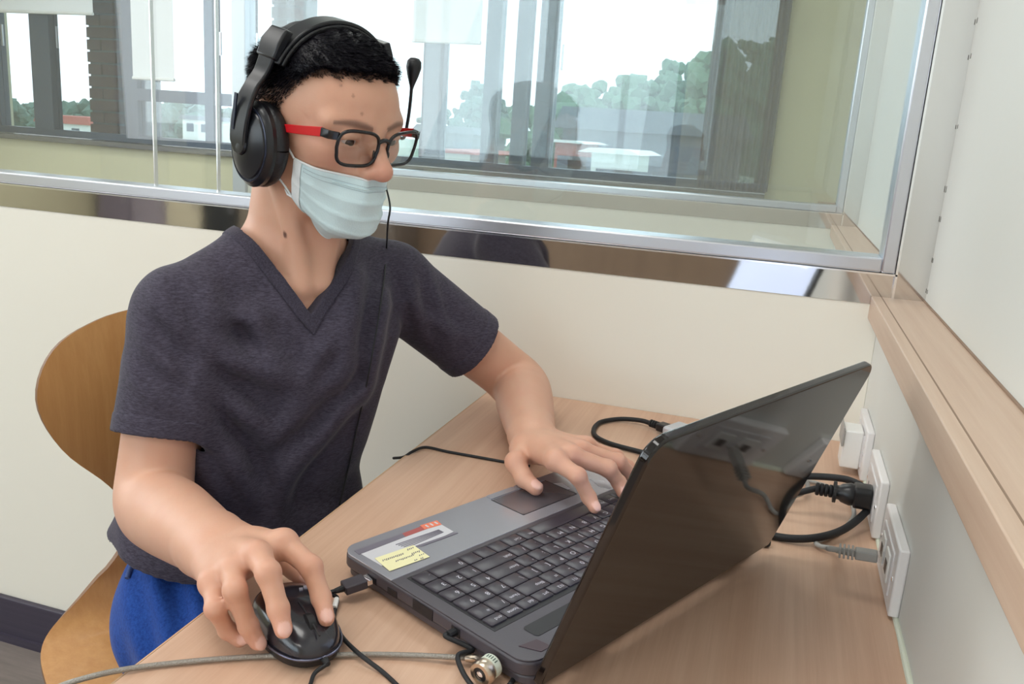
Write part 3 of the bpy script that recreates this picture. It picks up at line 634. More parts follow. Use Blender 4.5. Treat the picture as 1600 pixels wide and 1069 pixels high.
MB().box((-.022, -.010, 0), (.022, .010, .085), am).build('case', mat('silver_plastic', '#c9ccd3', .3, metal=.3), ad, bevel=.004, seg=3)
MB().box((-.0225, -.0012, .002), (.0225, .0012, .083), am).build('seam', M['grey_cable'], ad)

# ================================================================== wall plates, plug and network lead
M['plate'] = mat('ivory_wall_plate', '#e9e6e6', .35); M['clear'] = glass('clear_cover', (.95, .96, .97), 1.45)
def plate(y0, kind, label):
    z0, z1, t = .777, .846, .010
    r = empty('wall_plate', (XR, y0 + .059, z0), label, 'socket')
    MB().box((XR - t, y0, z0), (XR, y0 + .118, z1)).build('frame', M['plate'], r, bevel=.002)
    MB().box((XR - t - .0015, y0 + .018, z0 + .012), (XR - t + .001, y0 + .100, z1 - .012)).build('insert', mat('insert_plastic', '#dcd9da', .3), r, bevel=.001)
    for y in (y0 + .009, y0 + .109): MB().lathe([(.0028, 0), (.0028, .0008), (.001, .0012)], 12, axis_m(Vector((XR - t, y, (z0 + z1) / 2)), Vector((-1, 0, 0)))).build('screw', M['chrome'], r)
    if kind == 'power':
        for yc in (y0 + .040, y0 + .078):
            for dy in (-.0063, .0063): MB().box((XR - t - .0018, yc + dy - .0011, .806), (XR - t - .0010, yc + dy + .0011, .815)).build('slot', M['black'], r)
            MB().lathe([(.0024, 0), (.0024, .0004)], 10, axis_m(Vector((XR - t - .0014, yc, .800)), Vector((-1, 0, 0)))).build('ground_hole', M['black'], r)
    else:
        for yc in (y0 + .040, y0 + .078):
            MB().box((XR - t - .0030, yc - .012, .797), (XR - t - .001, yc + .012, .826)).build('jack', M['white_plastic'], r, bevel=.0008)
            MB().box((XR - t - .0034, yc - .006, .804), (XR - t - .0028, yc + .006, .816)).build('jack_opening', M['black'], r)
    if kind == 'cover':
        MB().box((XR - t - .026, y0 + .020, z0 + .008), (XR - t - .001, y0 + .062, z1 - .008)).build('shutter_box', M['white_plastic'], r, bevel=.002)
        MB().box((XR - t - .028, y0 + .016, z1 - .030), (XR - t - .026, y0 + .066, z1 - .004)).build('grey_flap', M['grey_cable'], r)
    return r
plate(.807, 'net', 'white network wall plate with the grey cable plugged into it')
plate(.985, 'power', 'white power wall plate with the black plug in it')
plate(1.170, 'cover', 'white wall plate with a boxy shutter next to the corner')
ps = Vector((XR - .0115, 1.025, .8105)); pdn = Vector((-1, .03, -.02)).normalized(); PM = axis_m(ps, pdn)
pc = empty('mains_plug', ps, 'thick black power cord with its plug in the wall socket', 'cable')
MB().prism(rr(-.014, -.013, .014, .013, .006), 0, .020, PM).build('plug_face', M['black'], pc, bevel=.002)
MB().lathe([(.0125, .019), (.0135, .024), (.0110, .033), (.0085, .036), (.0085, .039)], 20, PM).build('plug_body', M['black'], pc, smooth=50)
MB().lathe([(.0128, .039), (.0128, .0425), (.0080, .0430)], 20, PM).build('flange', M['black_matte'], pc)
for k in range(4): MB().lathe([(.0066, .043 + k * .0050), (.0076, .0440 + k * .0050), (.0076, .0465 + k * .0050), (.0062, .0475 + k * .0050)], 16, PM).build('grip_ring', M['black_matte'], pc, smooth=50)
pe = PM @ Vector((0, 0, .062))
MB().tube(spline([PM @ Vector((0, 0, .055)), pe, at_z(1242, 771, ZD + .028), at_z(1205, 775, ZD + .020), at_z(1160, 790, ZD + .010)], 10), .0038, 10).build('cord', M['black_matte'], pc, smooth=180)
cl2 = cable('coiled_power_cord', [at_z(1150, 800, ZD + .006), at_z(1185, 828, ZD + .005), at_z(1222, 840, ZD + .005), at_z(1270, 841, ZD + .009), at_z(1315, 829, ZD + .0125), at_z(1350, 803, ZD + .020), at_z(1361, 782, ZD + .030), at_z(1352, 764, ZD + .036), at_z(1325, 750, ZD + .034), at_z(1285, 745, ZD + .028), at_z(1245, 745, ZD + .020), at_z(1195, 750, ZD + .010)], .0044, M['black_matte'], 'thick black cord bent in a wide loop in front of the power plug')
MB().tube([at_z(1190, 846, ZD + .006), at_z(1201, 846, ZD + .006)], .006, 10).build('cable_tie', M['black_matte'], cl2)
lan_p = Vector((XR - .0135, .866, .8095)); ld = Vector((-1, .06, -.06)).normalized(); NM = axis_m(lan_p, ld) @ Matrix.Translation((0, 0, -.008))
ln = cable('network_cable', [NM @ Vector((0, 0, .050)), NM @ Vector((0, 0, .060)), at_z(1305, 858, ZD + .010), at_z(1280, 853, ZD + .006), at_z(1278, 846, ZD + .004), at_z(1310, 832, ZD + .0028), at_z(1334, 806, ZD + .004), at_z(1322, 776, ZD + .004), at_z(1280, 756, ZD + .004), at_z(1240, 752, ZD + .004), at_z(1212, 762, ZD + .0045), at_z(1225, 776, ZD + .007), at_z(1252, 772, ZD + .009), at_z(1262, 757, ZD + .011), at_z(1240, 742, ZD + .011), at_z(1200, 742, ZD + .010)], .0027, M['grey_cable'], 'grey network cable plugged into the near wall plate')
MB().box((-.0058, -.004, 0), (.0058, .004, .016), NM).build('clear_plug', M['clear'], ln)
MB().box((-.0062, -.0050, .013), (.0062, .0050, .034), NM).build('boot', M['grey_cable'], ln, bevel=.0015)
for k in range(4): MB().box((-.0066, -.0054, .0352 + k * .0040), (.0066, .0054, .0372 + k * .0040), NM).build('boot_rib', M['grey_cable'], ln, bevel=.0006)
MB().tube([NM @ Vector((0, 0, .033)), NM @ Vector((0, 0, .052))], [.0042, .0032], 10).build('boot_neck', M['grey_cable'], ln)
# headset lead lying over the desk edge
cable('desk_wire', [at_z(615, 716, ZD - .02), Vector((DX - .0035, .985, ZD - .004)), Vector((DX + .006, .992, ZD + .0030)), at_z(665, 699, ZD + .002), at_z(700, 706, ZD + .002), at_z(750, 715, ZD + .002), at_z(800, 724, ZD + .002), at_z(828, 728, ZD + .002)], .0019, M['black_matte'], 'thin black wire lying across the desk edge to the left hand of the man')
# ================================================================== signed-distance modelling kit
def smin(a, b, k):
    if k <= 0: return np.minimum(a, b)
    h = np.maximum(k - np.abs(a - b), 0) / k
    return np.minimum(a, b) - h * h * k * .25
def smax(a, b, k): return -smin(-a, -b, k)
V3 = lambda p: np.array(p, dtype=np.float64)
def p_cone(a, b, ra, rb, k=.0):
    a, b = V3(a), V3(b); ab = b - a; L2 = ab @ ab; r = max(ra, rb)
    def fn(P):
        t = np.clip((P - a) @ ab / L2, 0, 1); return np.linalg.norm(P - a - t[:, None] * ab, axis=1) - (ra + (rb - ra) * t)
    return (fn, np.minimum(a, b) - r, np.maximum(a, b) + r, k)
def p_ell(c, r, k=.0, Rm=None):
    c, r = V3(c), V3(r); m = r.max()
    def fn(P):
        q = P - c
        if Rm is not None: q = q @ Rm          # columns of Rm are the ellipsoid axes
        k0 = np.linalg.norm(q / r, axis=1); k1 = np.linalg.norm(q / (r * r), axis=1) + 1e-9
        return k0 * (k0 - 1) / k1
    return (fn, c - m, c + m, k)
def ev(prims, P):
    lo, hi = P.min(0), P.max(0); d = np.full(len(P), .5)
    for fn, bl, bh, k in prims:
        g = np.maximum(np.maximum(bl - hi, lo - bh), 0)
        if math.sqrt(g @ g) > .03 + k: continue
        d = smin(d, fn(P), k)
    return d
def p_group(prims, k):
    lo = np.min([p[1] for p in prims], 0); hi = np.max([p[2] for p in prims], 0)
    return (lambda P: ev(prims, P), lo, hi, k)
def sdf_mesh(fn, lo, hi, h, B=8):
    """sparse surface nets: returns vertices and quads"""
    lo, hi = V3(lo), V3(hi); nb = np.ceil((hi - lo) / (h * B)).astype(int)
    I = np.stack(np.meshgrid(*[np.arange(n) for n in nb], indexing='ij'), -1).reshape(-1, 3)
    keep = np.zeros(len(I), bool)
    for s in range(0, len(I), 4000):
        C = lo + (I[s:s + 4000] + .5) * h * B; keep[s:s + 4000] = np.abs(fn(C)) < h * B * 1.25
    I = I[keep]; g = np.arange(B + 1)
    G = np.stack(np.meshgrid(g, g, g, indexing='ij'), -1).reshape(-1, 3)
    ids, vs_, edges = [], [], []
    NX = (nb * B + 2).astype(np.int64)
    def key(c): return (c[..., 0] * NX[1] + c[..., 1]) * NX[2] + c[..., 2]
    for s in range(0, len(I), 24):
        blk = I[s:s + 24]; P = (blk[:, None, :] * B + G[None]).reshape(-1, 3)
        D = fn(lo + P * h).reshape(len(blk), B + 1, B + 1, B + 1); S = D < 0
        cs_ = [(i, j, k) for i in (0, 1) for j in (0, 1) for k in (0, 1)]
        sub = lambda A, c: A[:, c[0]:c[0] + B, c[1]:c[1] + B, c[2]:c[2] + B]
        cnt = sum(sub(S, c).astype(np.int8) for c in cs_); act = (cnt > 0) & (cnt < 8)
        b, i, j, k = np.nonzero(act)
        if len(b):
            pos = np.zeros((len(b), 3)); num = np.zeros(len(b))
            val = {c: D[b, i + c[0], j + c[1], k + c[2]] for c in cs_}
            for c in cs_:
                for ax in range(3):
                    if c[ax] == 0:
                        c2 = list(c); c2[ax] = 1; c2 = tuple(c2); a0, a1 = val[c], val[c2]; m = (a0 < 0) != (a1 < 0)
                        t = np.where(m, a0 / np.where(m, a0 - a1, 1), 0); q = np.tile(np.array(c, float), (len(b), 1)); q[:, ax] = t
                        pos += np.where(m[:, None], q, 0); num += m
            cell = blk[b] * B + np.stack([i, j, k], 1)
            ids.append(key(cell)); vs_.append(lo + (cell + pos / num[:, None]) * h)
        for ax in range(3):
            sl = [slice(0, B)] * 3; s2 = list(sl); s2[ax] = slice(1, B + 1)
            a0 = S[(slice(None),) + tuple(sl)]; a1 = S[(slice(None),) + tuple(s2)]
            b, i, j, k = np.nonzero(a0 != a1)
            if len(b):
                cell = blk[b] * B + np.stack([i, j, k], 1); edges.append((ax, cell, a0[b, i, j, k]))
    ids = np.concatenate(ids); vs_ = np.concatenate(vs_); o = np.argsort(ids); ids = ids[o]; vs_ = vs_[o]; quads = []
    for ax, cell, ins in edges:
        u, v = (ax + 1) % 3, (ax + 2) % 3; q = []
        for du, dv in ((0, 0), (1, 0), (1, 1), (0, 1)):
            c = cell.copy(); c[:, u] -= du; c[:, v] -= dv; q.append(key(c))
        q = np.stack(q, 1); ix = np.clip(np.searchsorted(ids, q), 0, len(ids) - 1); ok = (ids[ix] == q).all(1) & (cell[:, u] > 0) & (cell[:, v] > 0)
        ix = np.where(ins[:, None], ix, ix[:, ::-1]); quads.append(ix[ok])
    return vs_, np.concatenate(quads)
def np_mesh(name, V, Q, mt, smooth=True):
    me = bpy.data.meshes.new(name); me.vertices.add(len(V)); me.vertices.foreach_set('co', V.astype(np.float32).ravel())
    me.loops.add(Q.size); me.loops.foreach_set('vertex_index', Q.astype(np.int32).ravel())
    me.polygons.add(len(Q)); me.polygons.foreach_set('loop_start', np.arange(0, Q.size, Q.shape[1], dtype=np.int32))
    me.polygons.foreach_set('use_smooth', np.ones(len(Q), bool)); me.update(calc_edges=True); me.validate()
    if mt: me.materials.append(mt)
    return me
def relax(V, Q, n=2, f=.5):
    for _ in range(n):
        acc = np.zeros_like(V); c = np.zeros(len(V))
        for a in range(4):
            for b in ((a + 1) % 4, (a - 1) % 4):
                np.add.at(acc, Q[:, a], V[Q[:, b]]); np.add.at(c, Q[:, a], 1)
        V = V * (1 - f) + f * acc / np.maximum(c, 1)[:, None]
    return V
def attr(me, name, vals):
    a = me.attributes.new(name, 'FLOAT', 'POINT'); a.data.foreach_set('value', np.asarray(vals, np.float32))
def trace(fn, px, py, t0=.4, t1=2.0):
    d = ray(px, py); d = d / np.linalg.norm(d); t = t0; o = np.array([0, 0, ZC])
    for _ in range(400):
        v = fn((o + d * t)[None])[0]
        if v < .0006: break
        t += min(v * .7, .012)
        if t > t1: break
    return o + d * t

# ================================================================== the man: pose
HC = V3((-.537, .930, 1.190))
yaw, pit, rol = math.radians(-19), math.radians(13), math.radians(2)
HR = np.array((Matrix.Rotation(yaw, 3, 'Z') @ Matrix.Rotation(pit, 3, 'Y') @ Matrix.Rotation(rol, 3, 'X')))   # columns: forward, left, up
HS = .985
def h2w(p): return HC + HR @ (V3(p) * HS)
def w2h(P): return (P - HC) @ HR / HS
HM4 = Matrix.Translation(Vector(HC)) @ Matrix([list(r) for r in HR]).to_4x4() @ Matrix.Scale(HS, 4)
SHR, SHL = V3((-.646, .812, .968)), V3((-.512, 1.083, .984))
ELR, ELL = V3(at_y(236, 786, .742)), V3((-.352, 1.222, .823))
WRR, WRL = V3(at_z(347, 862, ZD + .040)), V3(at_z(833, 690, ZD + .052))
def zj(l): return [V3(at_z(px, py, ZD + z)) for px, py, z in l]
FR = dict(index=zj([(444, 850, .070), (486, 886, .062), (502, 934, .041), (510, 966, .032)]),
          middle=zj([(403, 868, .075), (419, 895, .074), (435, 952, .050), (443, 984, .038)]),
          ring=zj([(364, 890, .063), (367, 922, .060), (388, 978, .028), (403, 1004, .014)]),
          pinky=zj([(333, 912, .050), (336, 951, .044), (355, 985, .020), (374, 1001, .012)]),
          thumb=zj([(380, 862, .040), (428, 868, .032), (462, 888, .028), (480, 910, .024)]))
FL = dict(index=zj([(868, 720, .078), (903, 744, .070), (920, 777, .046), (929, 793, .038)]),
          middle=zj([(893, 712, .079), (950, 732, .066), (967, 754, .046), (973, 770, .038)]),
          ring=zj([(908, 704, .075), (966, 721, .064), (984, 739, .046), (991, 753, .038)]),
          pinky=zj([(916, 698, .066), (962, 712, .056), (982, 728, .044), (990, 740, .038)]),
          thumb=zj([(818, 702, .054), (806, 722, .054), (819, 748, .041), (837, 763, .036)]))
RAD = dict(index=(.0105, .0088, .0078, .0070), middle=(.0108, .0092, .0081, .0072), ring=(.0102, .0086, .0076, .0068), pinky=(.0092, .0075, .0066, .0060), thumb=(.0135, .0118, .0100, .0086))
def hand(F, W, E, up):
    """palm, five fingers; nails are returned for colouring"""
    P = []; nails = []; W = V3(W); ax = (W - V3(E)); ax /= np.linalg.norm(ax)
    for n, w in (('index', .6), ('middle', .25), ('ring', -.2), ('pinky', -.6)):
        m = F[n][0]; side = F['index'][0] - F['pinky'][0]; side /= np.linalg.norm(side)
        P.append(p_cone(W + side * .017 * w * 1.3, m - (m - W) * .06, .0170, .0118 if n != 'pinky' else .0110, .014))
    c = (W + F['index'][0] + F['pinky'][0] + F['middle'][0]) / 4
    P.append(p_cone(F['index'][0], F['pinky'][0], .0100, .0090, .010))
    P.append(p_cone(W, F['thumb'][0], .017, .0150, .014)); P.append(p_cone(F['thumb'][0], (F['index'][0] + W) / 2, .012, .012, .014))
    g = [p_group(P, .0)]
    for n in F:
        J = F[n]; R_ = RAD[n]; ch = [p_cone(J[i], J[i + 1], R_[i], R_[i + 1], .003) for i in range(3)]
        ch.append(p_ell(J[1], [R_[1] * 1.06] * 3, .004)); ch.append(p_ell(J[2], [R_[2] * 1.05] * 3, .003))
        t = J[3] - J[2]; t /= np.linalg.norm(t); u = up - t * (up @ t); u /= np.linalg.norm(u); s = np.cross(t, u)
        nc = J[3] + u * R_[3] * .60 + t * R_[3] * .15; Rm = np.stack([t, s, u], 1)
        ch.append(p_ell(nc, (R_[3] * .95, R_[3] * .80, R_[3] * .42), .0006, Rm)); nails.append((nc + u * R_[3] * .12, Rm, (R_[3] * 1.0, R_[3] * .82, R_[3] * .55)))
        g.append(p_group(ch, .0050 if n != 'thumb' else .007))
    # knuckle tendons
    for n in ('index', 'middle', 'ring', 'pinky'): g.append(p_cone(W * .45 + F[n][0] * .55 + up * .010, F[n][0] + up * .0030, .0030, .0085, .008))
    return p_group(g, .0), nails
UP = V3((0, 0, 1.))
handR, nailsR = hand(FR, WRR, ELR, V3(Vector((.25, -.35, .9)).normalized())); handL, nailsL = hand(FL, WRL, ELL, V3(Vector((.35, -.35, .87)).normalized()))
# torso as a loft of ellipses up the leaning spine: z, centre x, centre y, half width, half depth, facing (deg towards the camera)
TOR = np.array([(.45, -.645, .915, .165, .135, 22), (.54, -.648, .912, .165, .130, 22), (.62, -.645, .914, .146, .118, 24), (.70, -.636, .917, .138, .110, 26), (.78, -.622, .922, .147, .110, 28), (.86, -.612, .930, .157, .113, 31), (.93, -.598, .938, .160, .108, 34), (.970, -.590, .943, .148, .092, 36), (1.000, -.585, .947, .110, .076, 36), (1.025, -.583, .949, .076, .064, 36), (1.06, -.580, .950, .055, .055, 32)])
def torso_fn(grow0, ztop=1.045, zbot=.46, low=None):
    def fn(P):
        z = np.clip(P[:, 2], zbot, ztop); grow = grow0 if low is None else np.where(z > .86, grow0, low + (grow0 - low) * np.clip((z - .74) / .12, 0, 1)); c = [np.interp(z, TOR[:, 0], TOR[:, i]) for i in range(1, 6)]
        th = np.radians(c[4]); fx, fy = np.cos(th), -np.sin(th); dx, dy = P[:, 0] - c[0], P[:, 1] - c[1]
        v = (dx * fx + dy * fy) / (c[3] + grow); u = (-dx * fy + dy * fx) / (c[2] + grow)
        rr_ = (np.abs(u) ** 2.4 + np.abs(v) ** 2.4) ** (1 / 2.4); d = (rr_ - 1) * np.minimum(c[2], c[3]) * .92
        return smax(d, np.abs(P[:, 2] - z) - grow * .5, .02)
    return (fn, V3((-.86, .70, zbot - .02)), V3((-.40, 1.14, ztop + .03)), .03)
def tw(u, v, z):
    """torso frame: u to the man's left, v forward"""
    c = [np.interp(z, TOR[:, 0], TOR[:, i]) for i in range(1, 6)]; th = math.radians(c[4]); f = V3((math.cos(th), -math.sin(th), 0)); l = V3((-f[1], f[0], 0))
    return V3((c[0], c[1], z)) + f * v + l * u
NB = tw(0, -.012, 1.030)
hipR, hipL = tw(-.088, 0.02, .566), tw(.088, 0.02, .566)
KNR, KNL = hipR + V3((.370, -.150, -.016)), hipL + V3((.385, -.115, -.016))
ANR, ANL = KNR + V3((.02, .0, -.455)), KNL + V3((.02, .02, -.455))
body = []
_tb, _tv = torso_fn(-.009, low=-.022), torso_fn(.003)
FD = V3((math.cos(math.radians(48)), -math.sin(math.radians(48)), 0)); FU = V3((-FD[1], FD[0], 0))
VG = V3(at_y(480, 468, .88))
def chest_fn(P):
    w = np.exp(-(((P - VG) @ FU / .046) ** 2 + ((P[:, 2] - VG[2] - .012) / .050) ** 2) ** 2); return _tb[0](P) * (1 - w) + _tv[0](P) * w
body.append((chest_fn, _tb[1], _tb[2], _tb[3]))
for s, S, E, W in ((-1, SHR, ELR, WRR), (1, SHL, ELL, WRL)):
    body.append(p_cone(tw(.045 * s, -.015, 1.026), S - V3((0, 0, .004)), .026, .036, .03))
    ax = (W - E); ap = [S, S * .55 + E * .45, S * .12 + E * .88, E + ax * .10, E + ax * .34, E + ax * .62, E + ax * .85, W]
    ar = [.042, .0410, .0370, .0365, .0368, .0315, .0258, .0232]
    sp_, sr_ = spline([Vector(p) for p in ap], 5), [v.x for v in spline([Vector((r_, 0, 0)) for r_ in ar], 5)]
    arm_ = [p_cone(sp_[i], sp_[i + 1], sr_[i], sr_[i + 1], .012) for i in range(len(sp_) - 1)]
    body.append(p_group(arm_, .022))
    side = (FR if s < 0 else FL)['index'][0] - (FR if s < 0 else FL)['pinky'][0]; side /= np.linalg.norm(side)
    body.append(p_cone(W - ax * .12 + side * .008, W - ax * .12 - side * .010, .021, .0205, .014))   # flat wrist
    body.append(p_ell(W - side * .016 - ax * .06 + V3((0, 0, .008)), (.0115, .0115, .0115), .012))    # ulna bump
    H_, K_, A_ = (hipR, KNR, ANR) if s < 0 else (hipL, KNL, ANL)
    body.append(p_cone(H_, K_, .078, .055, .03)); body.append(p_cone(K_, A_, .052, .036, .02)); body.append(p_cone(A_, A_ + V3((.12, -.05, -.045)), .036, .030, .02))
body += [(handR[0], handR[1], handR[2], .012), (handL[0], handL[1], handL[2], .012)]
body.append(p_cone(NB, h2w((-.028, 0, -.030)), .059, .052, .030))
# neck cords, collar bones, throat
notch = tw(0, .070, 1.000)
for s in (-1, 1):
    body.append(p_cone(notch + (tw(.012 * s, 0, 1.0) - tw(0, 0, 1.0)) + V3((-.004, .003, .004)), h2w((-.012, .052 * s, -.040)), .0075, .013, .016))
    body.append(p_cone(notch + (tw(.020 * s, 0, 1.0) - tw(0, 0, 1.0)) + V3((-.006, .004, -.002)), tw(.090 * s, .030, .998), .0065, .006, .014))
body.append(p_ell(h2w((.028, 0, -.118)), (.012, .012, .014), .02))
def head_local():
    H = [p_ell((-.007, 0, .038), (.089, .075, .074)), p_ell((.030, 0, .034), (.062, .063, .054), .03), p_ell((.028, 0, -.020), (.060, .060, .078), .03)]
    for s in (-1, 1):
        H += [p_ell((.058, .044 * s, -.008), (.024, .020, .020), .02), p_cone((-.002, .052 * s, -.040), (.066, .020 * s, -.092), .020, .018, .02),
              p_cone((.085, .014 * s, .025), (.071, .050 * s, .026), .0105, .0090, .012)]
    H += [p_ell((.076, 0, -.093), (.022, .024, .019), .015), p_ell((.074, 0, -.055), (.026, .034, .030), .02)]
    nose = [p_cone((.090, 0, .022), (.111, 0, -.018), .0068, .0095), p_ell((.1125, 0, -.022), (.0125, .0120, .0110), .008)] + [p_ell((.1015, .0125 * s, -.0255), (.0105, .0075, .0080), .006) for s in (-1, 1)]
    ears = [p_ell((-.010, .079 * s, -.002), (.018, .008, .030), .008) for s in (-1, 1)]
    def fn(Q):
        d = ev(H, Q)
        for s in (-1, 1):
            d = smax(d, -p_ell((.104, .033 * s, .010), (.021, .020, .0115))[0](Q), .012)
            d = smin(d, p_ell((.0790, .0325 * s, .0095), (.0140, .0155, .0135))[0](Q), .005)          # lids over the ball
        d = smin(d, ev(nose, Q), .010); d = smin(d, ev(ears, Q), .008)
        for s in (-1, 1):
            yy = (Q[:, 1] - .0325 * s) / .0135; mid = .0065 + .0010 * yy * s; op = .0030 * np.clip(1 - yy * yy, -1, 1)
            slit = np.maximum(np.maximum(np.abs(Q[:, 2] - mid) - op, .082 - Q[:, 0]), np.abs(Q[:, 1] - .0325 * s) - .0135)
            d = smax(d, -slit, .0012)
            lid = p_cone((.0905, (.0325 - .011) * s, .0130), (.0880, (.0325 + .012) * s, .0120), .0018, .0016)[0](Q); d = smin(d, lid, .003)
        return d
    return fn
HLF = head_local()
def head_fn(P): return HLF(w2h(P)) * HS
hb = V3((.15, .15, .16)); body.append((head_fn, HC - hb, HC + hb, .022))
def body_fn(P): return ev(body, P)
bV, bQ = sdf_mesh(body_fn, (-.90, .40, -.02), (-.08, 1.34, 1.34), .0021)
bV = relax(bV, bQ, 2, .45)

# ------------------------------------------------------------------ skin
def skin_mat():
    m = mat('skin', '#d9a284', .46, spec=.38, sss=.18); nt = m.node_tree; N = nt.nodes; b = N['Principled BSDF']
    tc = N.new('ShaderNodeTexCoord'); nz = N.new('ShaderNodeTexNoise'); nz.inputs['Scale'].default_value = 22; nz.inputs['Detail'].default_value = 6; nt.links.new(tc.outputs['Object'], nz.inputs[0])
    mx = N.new('ShaderNodeMix'); mx.data_type = 'RGBA'; mx.inputs[6].default_value = srgb('#d6a990'); mx.inputs[7].default_value = srgb('#ca957d'); nt.links.new(nz.outputs['Fac'], mx.inputs[0])
    last = mx.outputs[2]
    for nm, col in (('flush', '#c97f70'), ('nail', '#e0b3a5'), ('mole', '#4a2a22'), ('brow', '#4f3b38'), ('scalp', '#2b2528')):
        at = N.new('ShaderNodeAttribute'); at.attribute_name = nm; m2 = N.new('ShaderNodeMix'); m2.data_type = 'RGBA'; m2.inputs[7].default_value = srgb(col)
        nt.links.new(at.outputs['Fac'], m2.inputs[0]); nt.links.new(last, m2.inputs[6]); last = m2.outputs[2]
    nt.links.new(last, b.inputs['Base Color'])
    n2 = N.new('ShaderNodeTexNoise'); n2.inputs['Scale'].default_value = 420; n2.inputs['Detail'].default_value = 3; nt.links.new(tc.outputs['Object'], n2.inputs[0])
    bp = N.new('ShaderNodeBump'); bp.inputs['Strength'].default_value = .10; bp.inputs['Distance'].default_value = .001; nt.links.new(n2.outputs['Fac'], bp.inputs['Height']); nt.links.new(bp.outputs[0], b.inputs['Normal'])
    return m
M['skin'] = skin_mat()
person = empty('person', (-.645, .912, 0), 'man in a dark V-neck T-shirt typing at the laptop with one hand on the mouse', 'person')
bme = np_mesh('body', bV, bQ, M['skin']); bo = put(bme, 'body', person)
def soft(x, a, b): return np.clip((x - a) / (b - a), 0, 1) ** 2 * (3 - 2 * np.clip((x - a) / (b - a), 0, 1))
nail = np.zeros(len(bV)); flush = np.zeros(len(bV))
for c, Rm, r in nailsR + nailsL:
    q = np.linalg.norm(((bV - c) @ Rm) / V3(r), axis=1); nail = np.maximum(nail, soft(q, 1.0, .86))
for F_ in (FR, FL):
    for n in F_:
        flush = np.maximum(flush, .22 * np.exp(-(np.linalg.norm(bV - F_[n][3], axis=1) / .014) ** 2)); flush = np.maximum(flush, .28 * np.exp(-(np.linalg.norm(bV - F_[n][1], axis=1) / .010) ** 2))
        flush = np.maximum(flush, .30 * np.exp(-(np.linalg.norm(bV - F_[n][0], axis=1) / .014) ** 2))
hv = w2h(bV); inhead = np.linalg.norm(hv - V3((0, 0, .02)), axis=1) < .17
flush = np.maximum(flush, np.where(inhead, .45 * np.exp(-(np.linalg.norm((hv - V3((.115, 0, -.022))) / V3((.02, .02, .016)), axis=1)) ** 2), 0))
for s in (-1, 1): flush = np.maximum(flush, np.where(inhead, .30 * np.exp(-(np.linalg.norm((hv - V3((.075, .045 * s, -.012))) / V3((.03, .022, .016)), axis=1)) ** 2), 0))
mole = np.zeros(len(bV))
def spot(px, py, r):
    c = trace(body_fn, px, py); return soft(np.linalg.norm(bV - c, axis=1), r, r * .55)
for px, py, r in ((444, 367, .0052), (552, 150, .0023), (566, 178, .0024), (533, 133, .0020)): mole = np.maximum(mole, spot(px, py, r) * (.9 if r > .004 else .38))
brow = np.zeros(len(bV))
for s in (-1, 1):
    u = (hv[:, 1] * s - .012) / .042; zc_ = .0240 + .0040 * np.sin(np.clip(u, 0, 1) * 2.6) ; w_ = .0052 * np.clip(1.15 - .75 * np.abs(u - .35) / .65, 0, 1)
    brow = np.maximum(brow, np.where(inhead & (hv[:, 0] > .05) & (u > -.02) & (u < 1.02), soft(np.abs(hv[:, 2] - zc_), w_ + .001, w_ * .3) * .62, 0))
# hair line in the head frame: front edge, temple, in front of the ear, nape
def hair_len(q):
    """strand length over the scalp (0 where there is none); q in head coordinates"""
    x, y, z = q[:, 0], np.abs(q[:, 1]), q[:, 2]
    front = .080 - .018 * np.clip((x - .02) / .06, 0, 1) + .0 * y                       # height of the hair line over the brow
    line = np.where(x > .045, .075 - (y / .065) ** 2 * .008 + .0015 * np.sin(y * 400), np.where(x > .015, .026 + (x - .015) * 1.45, np.where(x > -.005, .0, -.035)))
    e = z - line
    side = soft(z, .015, .085)                                                            # longer towards the top
    return np.where(e > 0, (.0030 + .0145 * side) * np.clip(e / .012, .35, 1), 0)
hl = np.where(inhead, hair_len(hv), 0); scal = np.clip((hl - .001) / .0085, 0, 1) * .86
attr(bme, 'flush', flush); attr(bme, 'nail', nail); attr(bme, 'mole', mole); attr(bme, 'brow', brow); attr(bme, 'scalp', scal)
# eyes
M['eye_white'] = mat('eye_white', '#d8cdc8', .2); M['iris'] = mat('dark_iris', '#231713', .12)
for s in (-1, 1):
    c = V3((.0780, .0325 * s, .0080)); e = MB(); Mx = HM4 @ Matrix.Translation(c)
    e.lathe([(.0122 * math.sin(a), .0122 * math.cos(a)) for a in np.linspace(.02, math.pi - .02, 16)], 24, Mx); eo = e.build('eye', M['eye_white'], person, smooth=180)
    g = Matrix.Translation(c) @ Vector((.93, -.12, -.22)).normalized().to_track_quat('Z', 'Y').to_matrix().to_4x4()
    MB().lathe([(.0062, .01065), (.0052, .0113), (.0030, .0121), (.0008, .01245)], 24, HM4 @ g).build('iris', M['iris'], eo, smooth=180)

# ------------------------------------------------------------------ hair
rng = np.random.default_rng(5)
me_n = np.zeros((len(bV), 3), np.float32); bme.vertices.foreach_get('normal', me_n.ravel()) if False else None
nn = np.empty(len(bV) * 3, np.float32); bme.vertex_normals.foreach_get('vector', nn); nn = nn.reshape(-1, 3).astype(float)
sel = np.nonzero(hl > 0)[0]; NH = 42000
pick = rng.choice(sel, NH); root = bV[pick] + rng.normal(0, .0009, (NH, 3)); nrm = nn[pick]; ln_ = hl[pick] * rng.uniform(.7, 1.15, NH)
fwd = HR[:, 0]; upv = HR[:, 2]
hp = w2h(root); top = soft(hp[:, 2], .06, .10)
comb = nrm * (1.0 - .55 * top)[:, None] * .8 + fwd * (.25 + .75 * top)[:, None] + upv * (-.55 * (1 - top) + .15 * top)[:, None] + rng.normal(0, .10, (NH, 3))
comb /= np.linalg.norm(comb, axis=1)[:, None]
tip2 = comb + upv * -.25 * top[:, None] + fwd * .15; tip2 /= np.linalg.norm(tip2, axis=1)[:, None]
